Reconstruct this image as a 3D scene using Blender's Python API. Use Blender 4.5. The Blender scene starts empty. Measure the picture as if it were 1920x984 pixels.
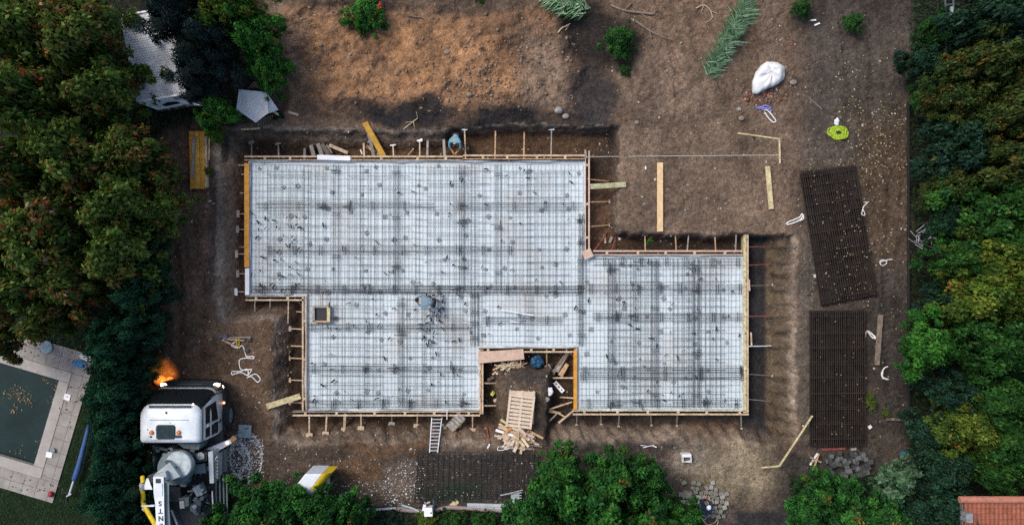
import bpy, bmesh, math, random
import numpy as np
from mathutils import Vector, Matrix
R = math.radians
rng = np.random.default_rng(7)
random.seed(7)

# ------------------------------------------------------------------ camera, world, sun, exposure
scene = bpy.context.scene
COL = scene.collection
CAM_H, PPM, CX, CY = 38.0, 48.0, 960.0, 492.0       # drone height, photo pixels per metre on the ground
cam_data = bpy.data.cameras.new("drone_camera")
cam_data.sensor_width = 36.0
cam_data.lens = 36.0 * CAM_H / 40.0
cam_data.clip_start = 0.5
cam_data.clip_end = 3000.0
cam = bpy.data.objects.new("drone_camera", cam_data)
cam.location = (0.0, 0.0, CAM_H)
COL.objects.link(cam)
scene.camera = cam

SUN_EL, SUN_AZ = R(56), R(-52)                      # overcast: soft sun from the upper left of the picture
world = bpy.data.worlds.new("World")
scene.world = world
world.use_nodes = True
wn = world.node_tree.nodes
sky = wn.new("ShaderNodeTexSky")
sky.sky_type = 'NISHITA'
sky.sun_disc = False
sky.sun_elevation = SUN_EL
sky.sun_rotation = SUN_AZ
sky.dust_density = 3.0
wn["Background"].inputs["Strength"].default_value = 0.13
world.node_tree.links.new(sky.outputs[0], wn["Background"].inputs["Color"])
sl = bpy.data.lights.new("sun", 'SUN')
sl.energy = 1.5
sl.angle = R(22)
sl.color = (1.0, 0.95, 0.88)
sun = bpy.data.objects.new("sun", sl)
COL.objects.link(sun)
d = Vector((math.sin(SUN_AZ) * math.cos(SUN_EL), math.cos(SUN_AZ) * math.cos(SUN_EL), math.sin(SUN_EL)))
sun.rotation_euler = d.to_track_quat('Z', 'Y').to_euler()
sun.location = (0, 0, 60)
scene.view_settings.view_transform = 'Standard'
scene.view_settings.look = 'None'
scene.view_settings.exposure = 0.66
scene.view_settings.gamma = 1.0
scene.cycles.max_bounces = 6
scene.cycles.diffuse_bounces = 3
scene.cycles.use_denoising = False

# ------------------------------------------------------------------ helpers
def W(px, py, z=0.0):
    """photo pixel of a point standing at height z -> world position"""
    k = (CAM_H - z) / CAM_H / PPM
    return Vector(((px - CX) * k, -(py - CY) * k, z))

def mat(name, col, rough=0.8, metal=0.0, var=0.0, scale=8.0, bump=0.0, bscale=30.0, attr=None, trans=0.0,
        emit=None, spec=0.3, stretch=None, col2=None):
    m = bpy.data.materials.new(name)
    m.use_nodes = True
    nt = m.node_tree
    b = nt.nodes["Principled BSDF"]
    L = nt.links.new
    b.inputs["Roughness"].default_value = rough
    b.inputs["Metallic"].default_value = metal
    b.inputs["Specular IOR Level"].default_value = spec
    b.inputs["Base Color"].default_value = (*col, 1)
    if emit:
        b.inputs["Emission Color"].default_value = (*emit[:3], 1)
        b.inputs["Emission Strength"].default_value = emit[3]
    tc = nt.nodes.new("ShaderNodeTexCoord")
    vec = tc.outputs["Object"]
    if stretch:
        mp = nt.nodes.new("ShaderNodeMapping")
        mp.inputs["Scale"].default_value = stretch
        L(vec, mp.inputs[0])
        vec = mp.outputs[0]
    src = None
    if attr:
        a = nt.nodes.new("ShaderNodeAttribute")
        a.attribute_name = attr
        src = a.outputs["Color"]
    if var > 0:
        n = nt.nodes.new("ShaderNodeTexNoise")
        n.inputs["Scale"].default_value = scale
        n.inputs["Detail"].default_value = 6
        n.inputs["Roughness"].default_value = 0.65
        L(vec, n.inputs["Vector"])
        if src is None:
            r = nt.nodes.new("ShaderNodeMapRange")
            r.inputs[1].default_value = 0.3
            r.inputs[2].default_value = 0.7
            L(n.outputs[0], r.inputs[0])
            mx = nt.nodes.new("ShaderNodeMix")
            mx.data_type = 'RGBA'
            mx.inputs[6].default_value = (*[c * (1 - var) for c in col], 1)
            mx.inputs[7].default_value = (*(col2 or [min(1, c * (1 + var)) for c in col]), 1)
            L(r.outputs[0], mx.inputs[0])
            src = mx.outputs[2]
        else:
            r = nt.nodes.new("ShaderNodeMapRange")
            r.inputs[1].default_value = 0.25
            r.inputs[2].default_value = 0.75
            r.inputs[3].default_value = 1 - var
            r.inputs[4].default_value = 1 + var
            L(n.outputs[0], r.inputs[0])
            mx = nt.nodes.new("ShaderNodeVectorMath")
            mx.operation = 'SCALE'
            L(src, mx.inputs[0])
            L(r.outputs[0], mx.inputs[3])
            src = mx.outputs[0]
    if src is not None:
        L(src, b.inputs["Base Color"])
    if bump > 0:
        n2 = nt.nodes.new("ShaderNodeTexNoise")
        n2.inputs["Scale"].default_value = bscale
        n2.inputs["Detail"].default_value = 5
        L(vec, n2.inputs["Vector"])
        bp = nt.nodes.new("ShaderNodeBump")
        bp.inputs["Strength"].default_value = bump
        bp.inputs["Distance"].default_value = 0.05
        L(n2.outputs[0], bp.inputs["Height"])
        L(bp.outputs[0], b.inputs["Normal"])
    if trans > 0:
        t = nt.nodes.new("ShaderNodeBsdfTranslucent")
        if src is not None:
            L(src, t.inputs[0])
        else:
            t.inputs[0].default_value = (*col, 1)
        ms = nt.nodes.new("ShaderNodeMixShader")
        ms.inputs[0].default_value = trans
        L(b.outputs[0], ms.inputs[1])
        L(t.outputs[0], ms.inputs[2])
        L(ms.outputs[0], nt.nodes["Material Output"].inputs[0])
    return m

class MB:
    """collects shapes in world coordinates, links them as ONE mesh object"""
    def __init__(s):
        s.v, s.f = [], []
    def add(s, vs, fs):
        n = len(s.v)
        s.v += [tuple(v) for v in vs]
        s.f += [tuple(i + n for i in f) for f in fs]
        return s
    def box(s, c, size, rz=0.0, rx=0.0, ry=0.0):
        M = Matrix.Rotation(rz, 3, 'Z') @ Matrix.Rotation(ry, 3, 'Y') @ Matrix.Rotation(rx, 3, 'X')
        c = Vector(c)
        h = [x / 2 for x in size]
        vs = [c + M @ Vector((sx * h[0], sy * h[1], sz * h[2])) for sz in (-1, 1) for sy in (-1, 1) for sx in (-1, 1)]
        return s.add(vs, [(0, 2, 3, 1), (4, 5, 7, 6), (0, 1, 5, 4), (2, 6, 7, 3), (0, 4, 6, 2), (1, 3, 7, 5)])
    def bar(s, p0, p1, w, h, up=(0, 0, 1), w1=None):
        p0, p1 = Vector(p0), Vector(p1)
        t = (p1 - p0).normalized()
        side = t.cross(Vector(up))
        if side.length < 1e-4:
            side = t.cross(Vector((1, 0, 0)))
        side.normalize()
        u = side.cross(t)
        w1 = w if w1 is None else w1
        vs = []
        for p, ww in ((p0, w), (p1, w1)):
            for a, b in ((-1, -1), (1, -1), (1, 1), (-1, 1)):
                vs.append(p + side * (a * ww / 2) + u * (b * h / 2))
        return s.add(vs, [(0, 1, 2, 3), (7, 6, 5, 4), (0, 4, 5, 1), (1, 5, 6, 2), (2, 6, 7, 3), (3, 7, 4, 0)])
    def tube(s, pts, r, n=6, closed=False, caps=True):
        pts = [Vector(p) for p in pts]
        rs = r if isinstance(r, (list, tuple)) else [r] * len(pts)
        N = len(pts)
        vs, fs = [], []
        for i, p in enumerate(pts):
            a = pts[(i - 1) % N] if (closed or i > 0) else p
            b = pts[(i + 1) % N] if (closed or i < N - 1) else p
            t = (b - a)
            t = t.normalized() if t.length > 1e-6 else Vector((0, 0, 1))
            ref = Vector((0, 0, 1)) if abs(t.z) < 0.9 else Vector((1, 0, 0))
            x = t.cross(ref).normalized()
            y = x.cross(t)
            for k in range(n):
                an = 2 * math.pi * k / n
                vs.append(p + (x * math.cos(an) + y * math.sin(an)) * rs[i])
        for i in range(N if closed else N - 1):
            j = (i + 1) % N
            for k in range(n):
                fs.append((i * n + k, i * n + (k + 1) % n, j * n + (k + 1) % n, j * n + k))
        if caps and not closed:
            fs.append(tuple(range(n)))
            fs.append(tuple((N - 1) * n + k for k in reversed(range(n))))
        return s.add(vs, fs)
    def cyl(s, c, r, h, n=24, r2=None):
        c = Vector(c)
        r2 = r if r2 is None else r2
        vs = [c + Vector((rr * math.cos(2 * math.pi * k / n), rr * math.sin(2 * math.pi * k / n), zz))
              for rr, zz in ((r, 0), (r2, h)) for k in range(n)]
        fs = [(k, (k + 1) % n, n + (k + 1) % n, n + k) for k in range(n)]
        fs += [tuple(reversed(range(n))), tuple(range(n, 2 * n))]
        return s.add(vs, fs)
    def prism(s, poly, z0, z1):
        n = len(poly)
        vs = [(p[0], p[1], z0) for p in poly] + [(p[0], p[1], z1) for p in poly]
        fs = [(k, (k + 1) % n, n + (k + 1) % n, n + k) for k in range(n)]
        fs += [tuple(reversed(range(n))), tuple(range(n, 2 * n))]
        return s.add(vs, fs)
    def loft(s, loops, cap=True):
        n = len(loops[0])
        vs = [p for l in loops for p in l]
        fs = []
        for i in range(len(loops) - 1):
            for k in range(n):
                fs.append((i * n + k, i * n + (k + 1) % n, (i + 1) * n + (k + 1) % n, (i + 1) * n + k))
        if cap:
            fs.append(tuple(reversed(range(n))))
            fs.append(tuple((len(loops) - 1) * n + k for k in range(n)))
        return s.add(vs, fs)
    def ball(s, c, r, n=12, m=8, sq=(1, 1, 1)):
        c = Vector(c)
        vs = [c + Vector((0, 0, -r * sq[2]))]
        for i in range(1, m):
            a = -math.pi / 2 + math.pi * i / m
            for k in range(n):
                b = 2 * math.pi * k / n
                vs.append(c + Vector((math.cos(a) * math.cos(b) * r * sq[0], math.cos(a) * math.sin(b) * r * sq[1], math.sin(a) * r * sq[2])))
        vs.append(c + Vector((0, 0, r * sq[2])))
        fs = [(0, 1 + (k + 1) % n, 1 + k) for k in range(n)]
        for i in range(m - 2):
            for k in range(n):
                a, b = 1 + i * n, 1 + (i + 1) * n
                fs.append((a + k, a + (k + 1) % n, b + (k + 1) % n, b + k))
        l = len(vs) - 1
        a = 1 + (m - 2) * n
        fs += [(a + k, a + (k + 1) % n, l) for k in range(n)]
        return s.add(vs, fs)
    def build(s, name, m, parent=None, smooth=False, bevel=0.0):
        me = bpy.data.meshes.new(name)
        c = Vector((0, 0, 0))
        if parent is None and s.v:                       # origin at the base of the thing
            a = np.array(s.v)
            lo, hi = a.min(0), a.max(0)
            c = Vector(((lo[0] + hi[0]) / 2, (lo[1] + hi[1]) / 2, lo[2]))
        elif parent is not None:
            c = Vector(parent['base'])
        me.from_pydata([(v[0] - c.x, v[1] - c.y, v[2] - c.z) for v in s.v], [], s.f)
        me.materials.append(m)
        if smooth:
            me.polygons.foreach_set("use_smooth", [True] * len(me.polygons))
        o = bpy.data.objects.new(name, me)
        COL.objects.link(o)
        if parent is not None:
            o.parent = parent
            if parent.type == 'MESH' or parent.parent is not None:
                o.location = (0, 0, 0)
            o['base'] = tuple(c)
        else:
            o.location = c
            o['base'] = tuple(c)
        if bevel > 0:
            b = o.modifiers.new("bevel", 'BEVEL')
            b.width = bevel
            b.segments = 2
            b.limit_method = 'ANGLE'
        return o

def tag(o, label=None, cat=None, group=None, kind=None):
    if label: o['label'] = label
    if cat: o['category'] = cat
    if group: o['group'] = group
    if kind: o['kind'] = kind
    return o

def thing(name, label, cat, base, group=None):
    o = bpy.data.objects.new(name, None)
    o.empty_display_size = 0.2
    COL.objects.link(o)
    o.location = base
    o['base'] = tuple(Vector(base))
    return tag(o, label, cat, group)

def copy_tree(o, parent=None):
    c = o.copy()
    COL.objects.link(c)
    if parent is not None:
        c.parent = parent
    for ch in list(o.children):
        copy_tree(ch, c)
    return c

def quads_mesh(name, V, F, m, cols=None, smooth=False):
    """fast mesh from numpy arrays, F: (n,3) or (n,4)"""
    me = bpy.data.meshes.new(name)
    n, k = F.shape
    me.vertices.add(len(V))
    me.vertices.foreach_set("co", np.asarray(V, np.float32).ravel())
    me.loops.add(n * k)
    me.loops.foreach_set("vertex_index", F.astype(np.int32).ravel())
    me.polygons.add(n)
    me.polygons.foreach_set("loop_start", np.arange(0, n * k, k, dtype=np.int32))
    if smooth:
        me.polygons.foreach_set("use_smooth", np.ones(n, bool))
    if cols is not None:
        a = me.color_attributes.new("col", 'FLOAT_COLOR', 'POINT')
        c4 = np.ones((len(V), 4), np.float32)
        c4[:, :3] = cols
        a.data.foreach_set("color", c4.ravel())
    me.materials.append(m)
    me.update(calc_edges=True)
    return me

def link_mesh(name, me, loc=(0, 0, 0), parent=None):
    o = bpy.data.objects.new(name, me)
    COL.objects.link(o)
    o.location = loc
    if parent is not None:
        o.parent = parent
    o['base'] = tuple(loc)
    return o

def vnoise(x, y, scale, seed=0, octaves=4):
    """value noise fbm in 0..1 (x, y arrays in metres)"""
    out = np.zeros_like(x, dtype=np.float64)
    amp, tot = 1.0, 0.0
    for o in range(octaves):
        g = np.random.default_rng(seed * 31 + o).random((256, 256))
        u, v = x / scale * 2 ** o + 13.7 * o, y / scale * 2 ** o + 7.1 * o
        iu, iv = np.floor(u).astype(int), np.floor(v).astype(int)
        fu, fv = u - iu, v - iv
        fu, fv = fu * fu * (3 - 2 * fu), fv * fv * (3 - 2 * fv)
        a, b = g[iu % 256, iv % 256], g[(iu + 1) % 256, iv % 256]
        c, e = g[iu % 256, (iv + 1) % 256], g[(iu + 1) % 256, (iv + 1) % 256]
        out += amp * ((a * (1 - fu) + b * fu) * (1 - fv) + (c * (1 - fu) + e * fu) * fv)
        tot += amp
        amp *= 0.55
    return out / tot

def ss(t):
    t = np.clip(t, 0, 1)
    return t * t * (3 - 2 * t)

ORD = "first second third fourth fifth sixth seventh eighth ninth tenth eleventh twelfth thirteenth fourteenth fifteenth".split()

# ------------------------------------------------------------------ ground
def sl_(t):
    t = np.clip(t, 0, 1)
    return .65 * t + .35 * t * t * (3 - 2 * t)

def rectf(X, Y, x0, x1, y0, y1, wl, wr, wt, wb):
    """1 inside the rectangle (photo pixels on the ground), falling to 0 at its edges over the given widths"""
    return np.minimum(np.minimum(sl_((X - x0) / wl), sl_((x1 - X) / wr)), np.minimum(sl_((Y - y0) / wt), sl_((y1 - Y) / wb)))

PIT = 0.9
POOL_C = (112.0, 712.0)
PU, PV = np.array((0.959, 0.284)), np.array((-0.284, 0.959))
def pool_uv(X, Y):
    return (X - POOL_C[0]) * PU[0] + (Y - POOL_C[1]) * PU[1], (X - POOL_C[0]) * PV[0] + (Y - POOL_C[1]) * PV[1]

def ground_parts(x, y):
    """x, y in metres -> dict of masks and height"""
    x, y = np.asarray(x, float), np.asarray(y, float)
    X0, Y0 = x * PPM + CX, -y * PPM + CY
    w1 = (vnoise(x, y, 1.1, 1) - 0.5) * 16
    w2 = (vnoise(x, y, 1.1, 2) - 0.5) * 16
    w1 = w1 + (vnoise(x, y, .28, 31, 3) - .5) * 9
    w2 = w2 + (vnoise(x, y, .28, 32, 3) - .5) * 9
    X, Y = X0 + w1, Y0 + w2
    wt = np.where(X < 840, 38.0, 16.0)
    yt = 236 + 4 * np.sin(X / 90.0)
    A = rectf(X, Y, 400, 1163, yt, 606, 56, 14, wt, 36)
    B = rectf(X, Y, 508, 1497, 437, 838, 38, 52, 10, 42)
    pit = np.maximum(A, B)
    pen = rectf(X, Y, 926, 1038, 686, 960, 12, 12, 14, 10)
    pit = np.minimum(pit, 1 - 0.93 * pen)
    z = -PIT * pit
    wm = (vnoise(x, y, 2.2, 8, 4) - .5) * 95
    mound = rectf(X + 1.1 * wm, Y + .45 * wm, 500, 1108, -160, 230, 50, 50, 60, 50)
    m2 = rectf(X, Y, 1130, 1500, -160, 235, 60, 70, 60, 60)
    lump = vnoise(x, y, 1.6, 3, 5) - 0.5
    fine = vnoise(x, y, 0.3, 4, 3) - 0.5
    z = z + mound * (0.42 + 1.0 * lump + 0.26 * fine) + m2 * (0.16 + 0.3 * lump + 0.06 * fine)
    u = (x + 0.8 * y)
    z = z + m2 * 0.035 * np.sin(u * 9 + 5 * lump)
    flat = 1 - np.maximum(pit, np.maximum(mound, m2))
    z = z + flat * (0.10 * lump + 0.035 * fine) + pit * (0.05 * lump + 0.05 * fine)
    slope = pit * (1 - pit) * 4
    # scrape marks left by the digger bucket on the pit walls
    bottom = slope * (Y0 > 770)
    z = z + bottom * 0.10 * np.sin((x * 0.8 + y * 0.5) * 14 + 6 * lump)
    right = slope * (X0 > 1420)
    z = z + right * 0.11 * np.sin(y * 11 + 5 * lump)
    z = z + slope * 0.15 * (vnoise(x, y, 0.5, 6, 3) - 0.5)
    # tyre ruts pressed into the trodden strips
    for xa, bend, ya, yb in ((1566, 26, -60, 300), (1612, 26, -60, 300), (1672, -10, 330, 800), (322, 16, 420, 690), (362, 16, 400, 690), (1215, 60, -40, 225), (1262, 60, -40, 225)):
        xc = xa + bend * np.sin((Y0 - ya) / 150.0)
        e = np.exp(-((X0 - xc) / 8.5) ** 2) * ss((Y0 - ya) / 30) * ss((yb - Y0) / 30)
        z = z - e * (.045 + .018 * np.sign(np.sin(Y0 * .55 + (X0 - xc) * .25))) + .03 * np.exp(-((np.abs(X0 - xc) - 13) / 5) ** 2) * ss((Y0 - ya) / 30) * ss((yb - Y0) / 30)
    pu, pv = pool_uv(X0, Y0)
    lawnflat = ((X0 < 200) & (Y0 > 590))
    z = np.where(lawnflat, 0.0, z)
    inpool = (pu < 4) & (pu > -500) & (pv > -4) & (pv < 171)
    z = np.where(inpool, -1.7, z)
    return dict(X=X0, Y=Y0, A=A, B=B, pit=pit, pen=pen, mound=mound, m2=m2, slope=slope, lump=lump, fine=fine, z=z, w1=w1, w2=w2)

def gz(px, py):
    """ground height under a photo pixel"""
    p = W(px, py)
    z = float(ground_parts(np.array([p.x]), np.array([p.y]))['z'][0])
    p = W(px, py, z)
    return float(ground_parts(np.array([p.x]), np.array([p.y]))['z'][0])

def G(px, py, dz=0.0):
    z = gz(px, py)
    return W(px, py, z + dz)

fx = np.arange(-22.5, 22.5001, 0.07)
fy = np.arange(-12.5, 12.5001, 0.07)
out = np.array([1, 3, 7, 15, 30, 60, 120, 250, 500, 900.0])
gx = np.concatenate([fx[0] - out[::-1], fx, fx[-1] + out])
gy = np.concatenate([fy[0] - out[::-1], fy, fy[-1] + out])
XX, YY = np.meshgrid(gx, gy)
gp = ground_parts(XX.ravel(), YY.ravel())
far = (np.abs(XX.ravel()) > 23) | (np.abs(YY.ravel()) > 13)
gp['z'] = np.where(far, 0.0, gp['z'])

def blob(X, Y, cx, cy, rx, ry, soft=0.5):
    return ss((1 - np.hypot((X - cx) / rx, (Y - cy) / ry)) / soft)

def ground_colour(p, x, y):
    X, Y = p['X'] + 2.2 * p['w1'], p['Y'] + 2.2 * p['w2']
    n1 = vnoise(x, y, 2.2, 11, 5)
    n2 = vnoise(x, y, 0.5, 12, 4)
    n3 = vnoise(x, y, 0.9, 14, 5)
    C = np.empty((len(x), 3))
    C[:] = (0.108, 0.080, 0.060)
    def mixin(col, f):
        nonlocal C
        f = np.clip(f, 0, 1)[:, None]
        C = C * (1 - f) + np.array(col) * f
    # upper right plain
    mixin((0.125, 0.098, 0.077), rectf(X, Y, 1140, 1510, 60, 450, 40, 40, 60, 20))
    mixin((0.10, 0.080, 0.064), rectf(X, Y, 1400, 1500, -80, 130, 40, 40, 60, 60) * .8)
    # right hand strip: darker, trodden topsoil
    mixin((0.058, 0.052, 0.047), rectf(X, Y, 1475, 2600, -900, 2200, 50, 10, 10, 10))
    mixin((0.032, 0.030, 0.028), rectf(X, Y, 1560, 2600, -900, 90, 90, 10, 10, 70) * .8)
    mixin((0.080, 0.074, 0.066), rectf(X, Y, 1495, 1535, 420, 840, 14, 16, 30, 30))
    mixin((0.070, 0.050, 0.034), rectf(X, Y, 1600, 1715, 200, 520, 30, 20, 60, 80) * .6)
    mixin((0.036, 0.035, 0.034), rectf(X, Y, 1625, 1720, 480, 840, 16, 20, 60, 40) * .8)
    # clay heap
    mixin((0.160, 0.104, 0.067), p['mound'])
    mixin((0.190, 0.117, 0.069), rectf(X, Y, 545, 985, 25, 205, 40, 60, 40, 25) * (0.25 + 1.0 * n1))
    for cx, cy, rx, ry in ((625, 143, 34, 30), (612, 85, 22, 30), (850, 62, 40, 34), (745, 70, 60, 32), (795, 150, 60, 44),
                           (920, 110, 40, 46), (690, 165, 60, 26), (935, 150, 40, 32), (760, 100, 40, 26), (865, 120, 60, 50)):
        mixin((0.255, 0.152, 0.083), blob(X, Y, cx, cy, rx, ry, .6) * (.35 + .6 * n2))
    mixin((0.145, 0.115, 0.092), rectf(X, Y, 955, 1090, 40, 215, 40, 30, 40, 20) * .8)
    mixin((0.105, 0.085, 0.07), rectf(X, Y, 515, 600, 20, 225, 20, 40, 40, 20) * .6)
    mixin((0.050, 0.045, 0.04), rectf(X, Y, 500, 1100, -200, 34, 20, 20, 10, 22) * .8)
    # black topsoil bands
    mixin((0.017, 0.017, 0.019), rectf(X, Y, 620, 1130, 188, 244, 90, 40, 26, 14) * np.clip(3.0 * n1 - .75, 0, 1))
    mixin((0.022, 0.022, 0.025), blob(X, Y, 800, 205, 70, 26, .5) * .9)
    mixin((0.024, 0.024, 0.027), blob(X, Y, 1115, 180, 60, 78, .45) * .9)
    mixin((0.017, 0.016, 0.016), blob(X, Y, 1105, 62, 76, 88, .5) * .95)
    mixin((0.019, 0.018, 0.017), blob(X, Y, 1160, 85, 72, 72, .6) * .9)
    mixin((0.030, 0.028, 0.026), blob(X, Y, 1525, 30, 60, 50, .7) * .8)
    # strip on the left
    mixin((0.118, 0.080, 0.058), rectf(X, Y, 250, 410, 340, 760, 20, 20, 40, 40))
    mixin((0.044, 0.042, 0.042), rectf(X, Y, 385, 404, 230, 590, 8, 8, 30, 40) * .75)
    mixin((0.098, 0.070, 0.050), rectf(X, Y, 300, 530, 600, 830, 20, 30, 20, 30) * .8)
    # pit
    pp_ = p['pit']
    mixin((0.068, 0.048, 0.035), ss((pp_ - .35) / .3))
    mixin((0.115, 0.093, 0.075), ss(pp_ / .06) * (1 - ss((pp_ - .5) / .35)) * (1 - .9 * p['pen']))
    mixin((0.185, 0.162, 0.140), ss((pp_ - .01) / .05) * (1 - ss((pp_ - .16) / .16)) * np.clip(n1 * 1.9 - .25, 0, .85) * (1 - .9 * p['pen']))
    # dark band just under the crest: topsoil horizon plus painted-in shade of the overhang
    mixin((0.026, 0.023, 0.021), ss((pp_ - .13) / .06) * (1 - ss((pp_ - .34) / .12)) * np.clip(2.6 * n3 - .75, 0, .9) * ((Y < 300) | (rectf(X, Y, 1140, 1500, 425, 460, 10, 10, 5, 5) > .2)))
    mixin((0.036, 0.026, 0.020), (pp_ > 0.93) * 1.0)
    mixin((0.072, 0.047, 0.030), (p['pit'] > 0.9) * rectf(X, Y, 560, 1150, 240, 300, 60, 30, 10, 10))
    mixin((0.085, 0.055, 0.038), (p['pit'] > 0.9) * rectf(X, Y, 1095, 1200, 330, 480, 20, 60, 40, 10) * .8)
    mixin((0.074, 0.062, 0.046), rectf(X, Y, 1425, 1490, 430, 860, 10, 14, 20, 40) * .85)
    mixin((0.095, 0.078, 0.050), rectf(X, Y, 1444, 1462, 440, 800, 8, 12, 20, 40) * np.clip(2.4 * n2 - .7, 0, 1))
    mixin((0.023, 0.024, 0.027), rectf(p['X'], p['Y'], 1390, 1449, 436, 840, 8, 6, 8, 40))
    mixin((0.034, 0.033, 0.032), (p['pit'] > 0.9) * rectf(X, Y, 1035, 1420, 760, 830, 30, 30, 10, 10) * .7)
    mixin((0.020, 0.018, 0.017), (p['pit'] > 0.35) * rectf(X, Y, 1075, 1165, 232, 330, 60, 8, 8, 60) * .6)
    mixin((0.082, 0.066, 0.052), p['pen'] * .9)
    mixin((0.030, 0.030, 0.031), p['pen'] * blob(X, Y, 985, 705, 50, 22, .7) * .8)
    mixin((0.034, 0.032, 0.031), rectf(X, Y, 1005, 1045, 690, 860, 14, 10, 20, 20) * .7)
    # lower strip
    mixin((0.066, 0.055, 0.047), rectf(X, Y, 480, 1500, 828, 1300, 30, 30, 14, 10) * (1 - p['pit']))
    mixin((0.100, 0.066, 0.042), rectf(X, Y, 640, 830, 826, 856, 40, 30, 10, 10) * .9)
    mixin((0.090, 0.060, 0.039), blob(X, Y, 675, 880, 62, 32, .5))
    mixin((0.110, 0.094, 0.080), blob(X, Y, 750, 905, 60, 50, .7) * .7)
    mixin((0.125, 0.118, 0.108), blob(X, Y, 455, 855, 40, 50, .6) * .8)
    mixin((0.040, 0.038, 0.037), rectf(X, Y, 765, 1024, 838, 964, 34, 22, 22, 26) * np.clip(.5 + 1.0 * n2, 0, 1))
    mixin((0.010, 0.034, 0.022), blob(X, Y, 850, 925, 90, 30, .8) * .8)
    mixin((0.165, 0.142, 0.120), rectf(X, Y, 1036, 1300, 798, 832, 20, 30, 8, 10) * .8)
    mixin((0.030, 0.030, 0.031), rectf(X, Y, 1060, 1310, 822, 848, 20, 30, 8, 10) * .8)
    mixin((0.032, 0.033, 0.034), rectf(X, Y, 1440, 1660, 845, 1100, 30, 20, 16, 10) * .85)
    mixin((0.026, 0.029, 0.031), rectf(X, Y, 1370, 1500, 950, 1200, 20, 20, 14, 10))
    mixin((0.185, 0.166, 0.120), blob(X, Y, 1375, 884, 120, 74, .6) * (.5 + .7 * n2))
    mixin((0.15, 0.138, 0.118), blob(X, Y, 1300, 862, 70, 40, .7) * .8)
    # planted edges
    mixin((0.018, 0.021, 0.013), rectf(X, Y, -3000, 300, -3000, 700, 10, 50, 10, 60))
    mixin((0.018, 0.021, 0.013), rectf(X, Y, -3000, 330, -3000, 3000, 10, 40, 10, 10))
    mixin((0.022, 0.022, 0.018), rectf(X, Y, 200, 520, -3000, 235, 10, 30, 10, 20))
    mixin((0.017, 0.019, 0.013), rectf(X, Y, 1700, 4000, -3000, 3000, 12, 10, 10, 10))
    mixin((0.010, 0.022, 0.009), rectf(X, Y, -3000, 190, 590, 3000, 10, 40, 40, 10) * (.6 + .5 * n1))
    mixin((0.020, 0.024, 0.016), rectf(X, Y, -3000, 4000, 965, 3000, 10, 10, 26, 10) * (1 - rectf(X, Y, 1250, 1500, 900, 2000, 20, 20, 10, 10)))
    # mottling of the soil itself
    n3 = vnoise(x, y, 0.9, 14, 5)
    g = 0.42 + 0.62 * n1 + 0.62 * n3 + 0.6 * (n2 - .5) - .10
    return C * g[:, None] * np.array((1.10, .98, .875))

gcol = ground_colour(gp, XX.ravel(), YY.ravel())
# soil: colours of the different soils come from the mesh, grain and clods from noise
soil = mat("soil", (0.1, 0.08, 0.06), rough=0.95, attr="col", var=0.45, scale=4.0, bump=1.0, bscale=6.0, spec=0.15)
def soil_nodes():
    nt = soil.node_tree
    b = nt.nodes["Principled BSDF"]
    src = b.inputs["Base Color"].links[0].from_socket
    tc = nt.nodes.new("ShaderNodeTexCoord")
    v = nt.nodes.new("ShaderNodeTexVoronoi")
    v.inputs["Scale"].default_value = 9.0
    v.inputs["Randomness"].default_value = 1.0
    nt.links.new(tc.outputs["Object"], v.inputs["Vector"])
    n = nt.nodes.new("ShaderNodeTexNoise")
    n.inputs["Scale"].default_value = 16.0
    n.inputs["Detail"].default_value = 4
    nt.links.new(tc.outputs["Object"], n.inputs["Vector"])
    r = nt.nodes.new("ShaderNodeMapRange")
    r.inputs[1].default_value, r.inputs[2].default_value = 0.3, 0.72
    r.inputs[3].default_value, r.inputs[4].default_value = 0.70, 1.34
    nt.links.new(n.outputs[0], r.inputs[0])
    sp = nt.nodes.new("ShaderNodeSeparateColor")
    nt.links.new(v.outputs["Color"], sp.inputs[0])
    r2 = nt.nodes.new("ShaderNodeMapRange")
    r2.inputs[3].default_value, r2.inputs[4].default_value = 0.85, 1.15
    nt.links.new(sp.outputs[0], r2.inputs[0])
    m = nt.nodes.new("ShaderNodeMath")
    m.operation = 'MULTIPLY'
    nt.links.new(r.outputs[0], m.inputs[0])
    nt.links.new(r2.outputs[0], m.inputs[1])
    s = nt.nodes.new("ShaderNodeVectorMath")
    s.operation = 'SCALE'
    nt.links.new(src, s.inputs[0])
    nt.links.new(m.outputs[0], s.inputs[3])
    nt.links.new(s.outputs[0], b.inputs["Base Color"])
def soil_clods():
    nt = soil.node_tree
    bp = [n for n in nt.nodes if n.type == 'BUMP'][0]
    tc = nt.nodes.new("ShaderNodeTexCoord")
    h = None
    for sc, st in ((4.5, .75), (12.0, .6)):
        v = nt.nodes.new("ShaderNodeTexVoronoi")
        v.inputs["Scale"].default_value = sc
        n = nt.nodes.new("ShaderNodeTexNoise")
        n.inputs["Scale"].default_value = sc * .8
        mixv = nt.nodes.new("ShaderNodeVectorMath")
        mixv.operation = 'MULTIPLY_ADD'
        mixv.inputs[1].default_value = (.25, .25, .25)
        nt.links.new(n.outputs["Color"], mixv.inputs[0])
        nt.links.new(tc.outputs["Object"], mixv.inputs[2])
        nt.links.new(mixv.outputs[0], v.inputs["Vector"])
        b2 = nt.nodes.new("ShaderNodeBump")
        b2.invert = True
        b2.inputs["Strength"].default_value = st
        b2.inputs["Distance"].default_value = .25 / sc
        nt.links.new(v.outputs["Distance"], b2.inputs["Height"])
        nt.links.new(bp.outputs[0] if h is None else h, b2.inputs["Normal"])
        h = b2.outputs[0]
    nt.links.new(h, nt.nodes["Principled BSDF"].inputs["Normal"])
soil_clods()
soil_nodes()
nx, ny = len(gx), len(gy)
ii = (np.arange(ny - 1)[:, None] * nx + np.arange(nx - 1)[None, :]).ravel()
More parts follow.
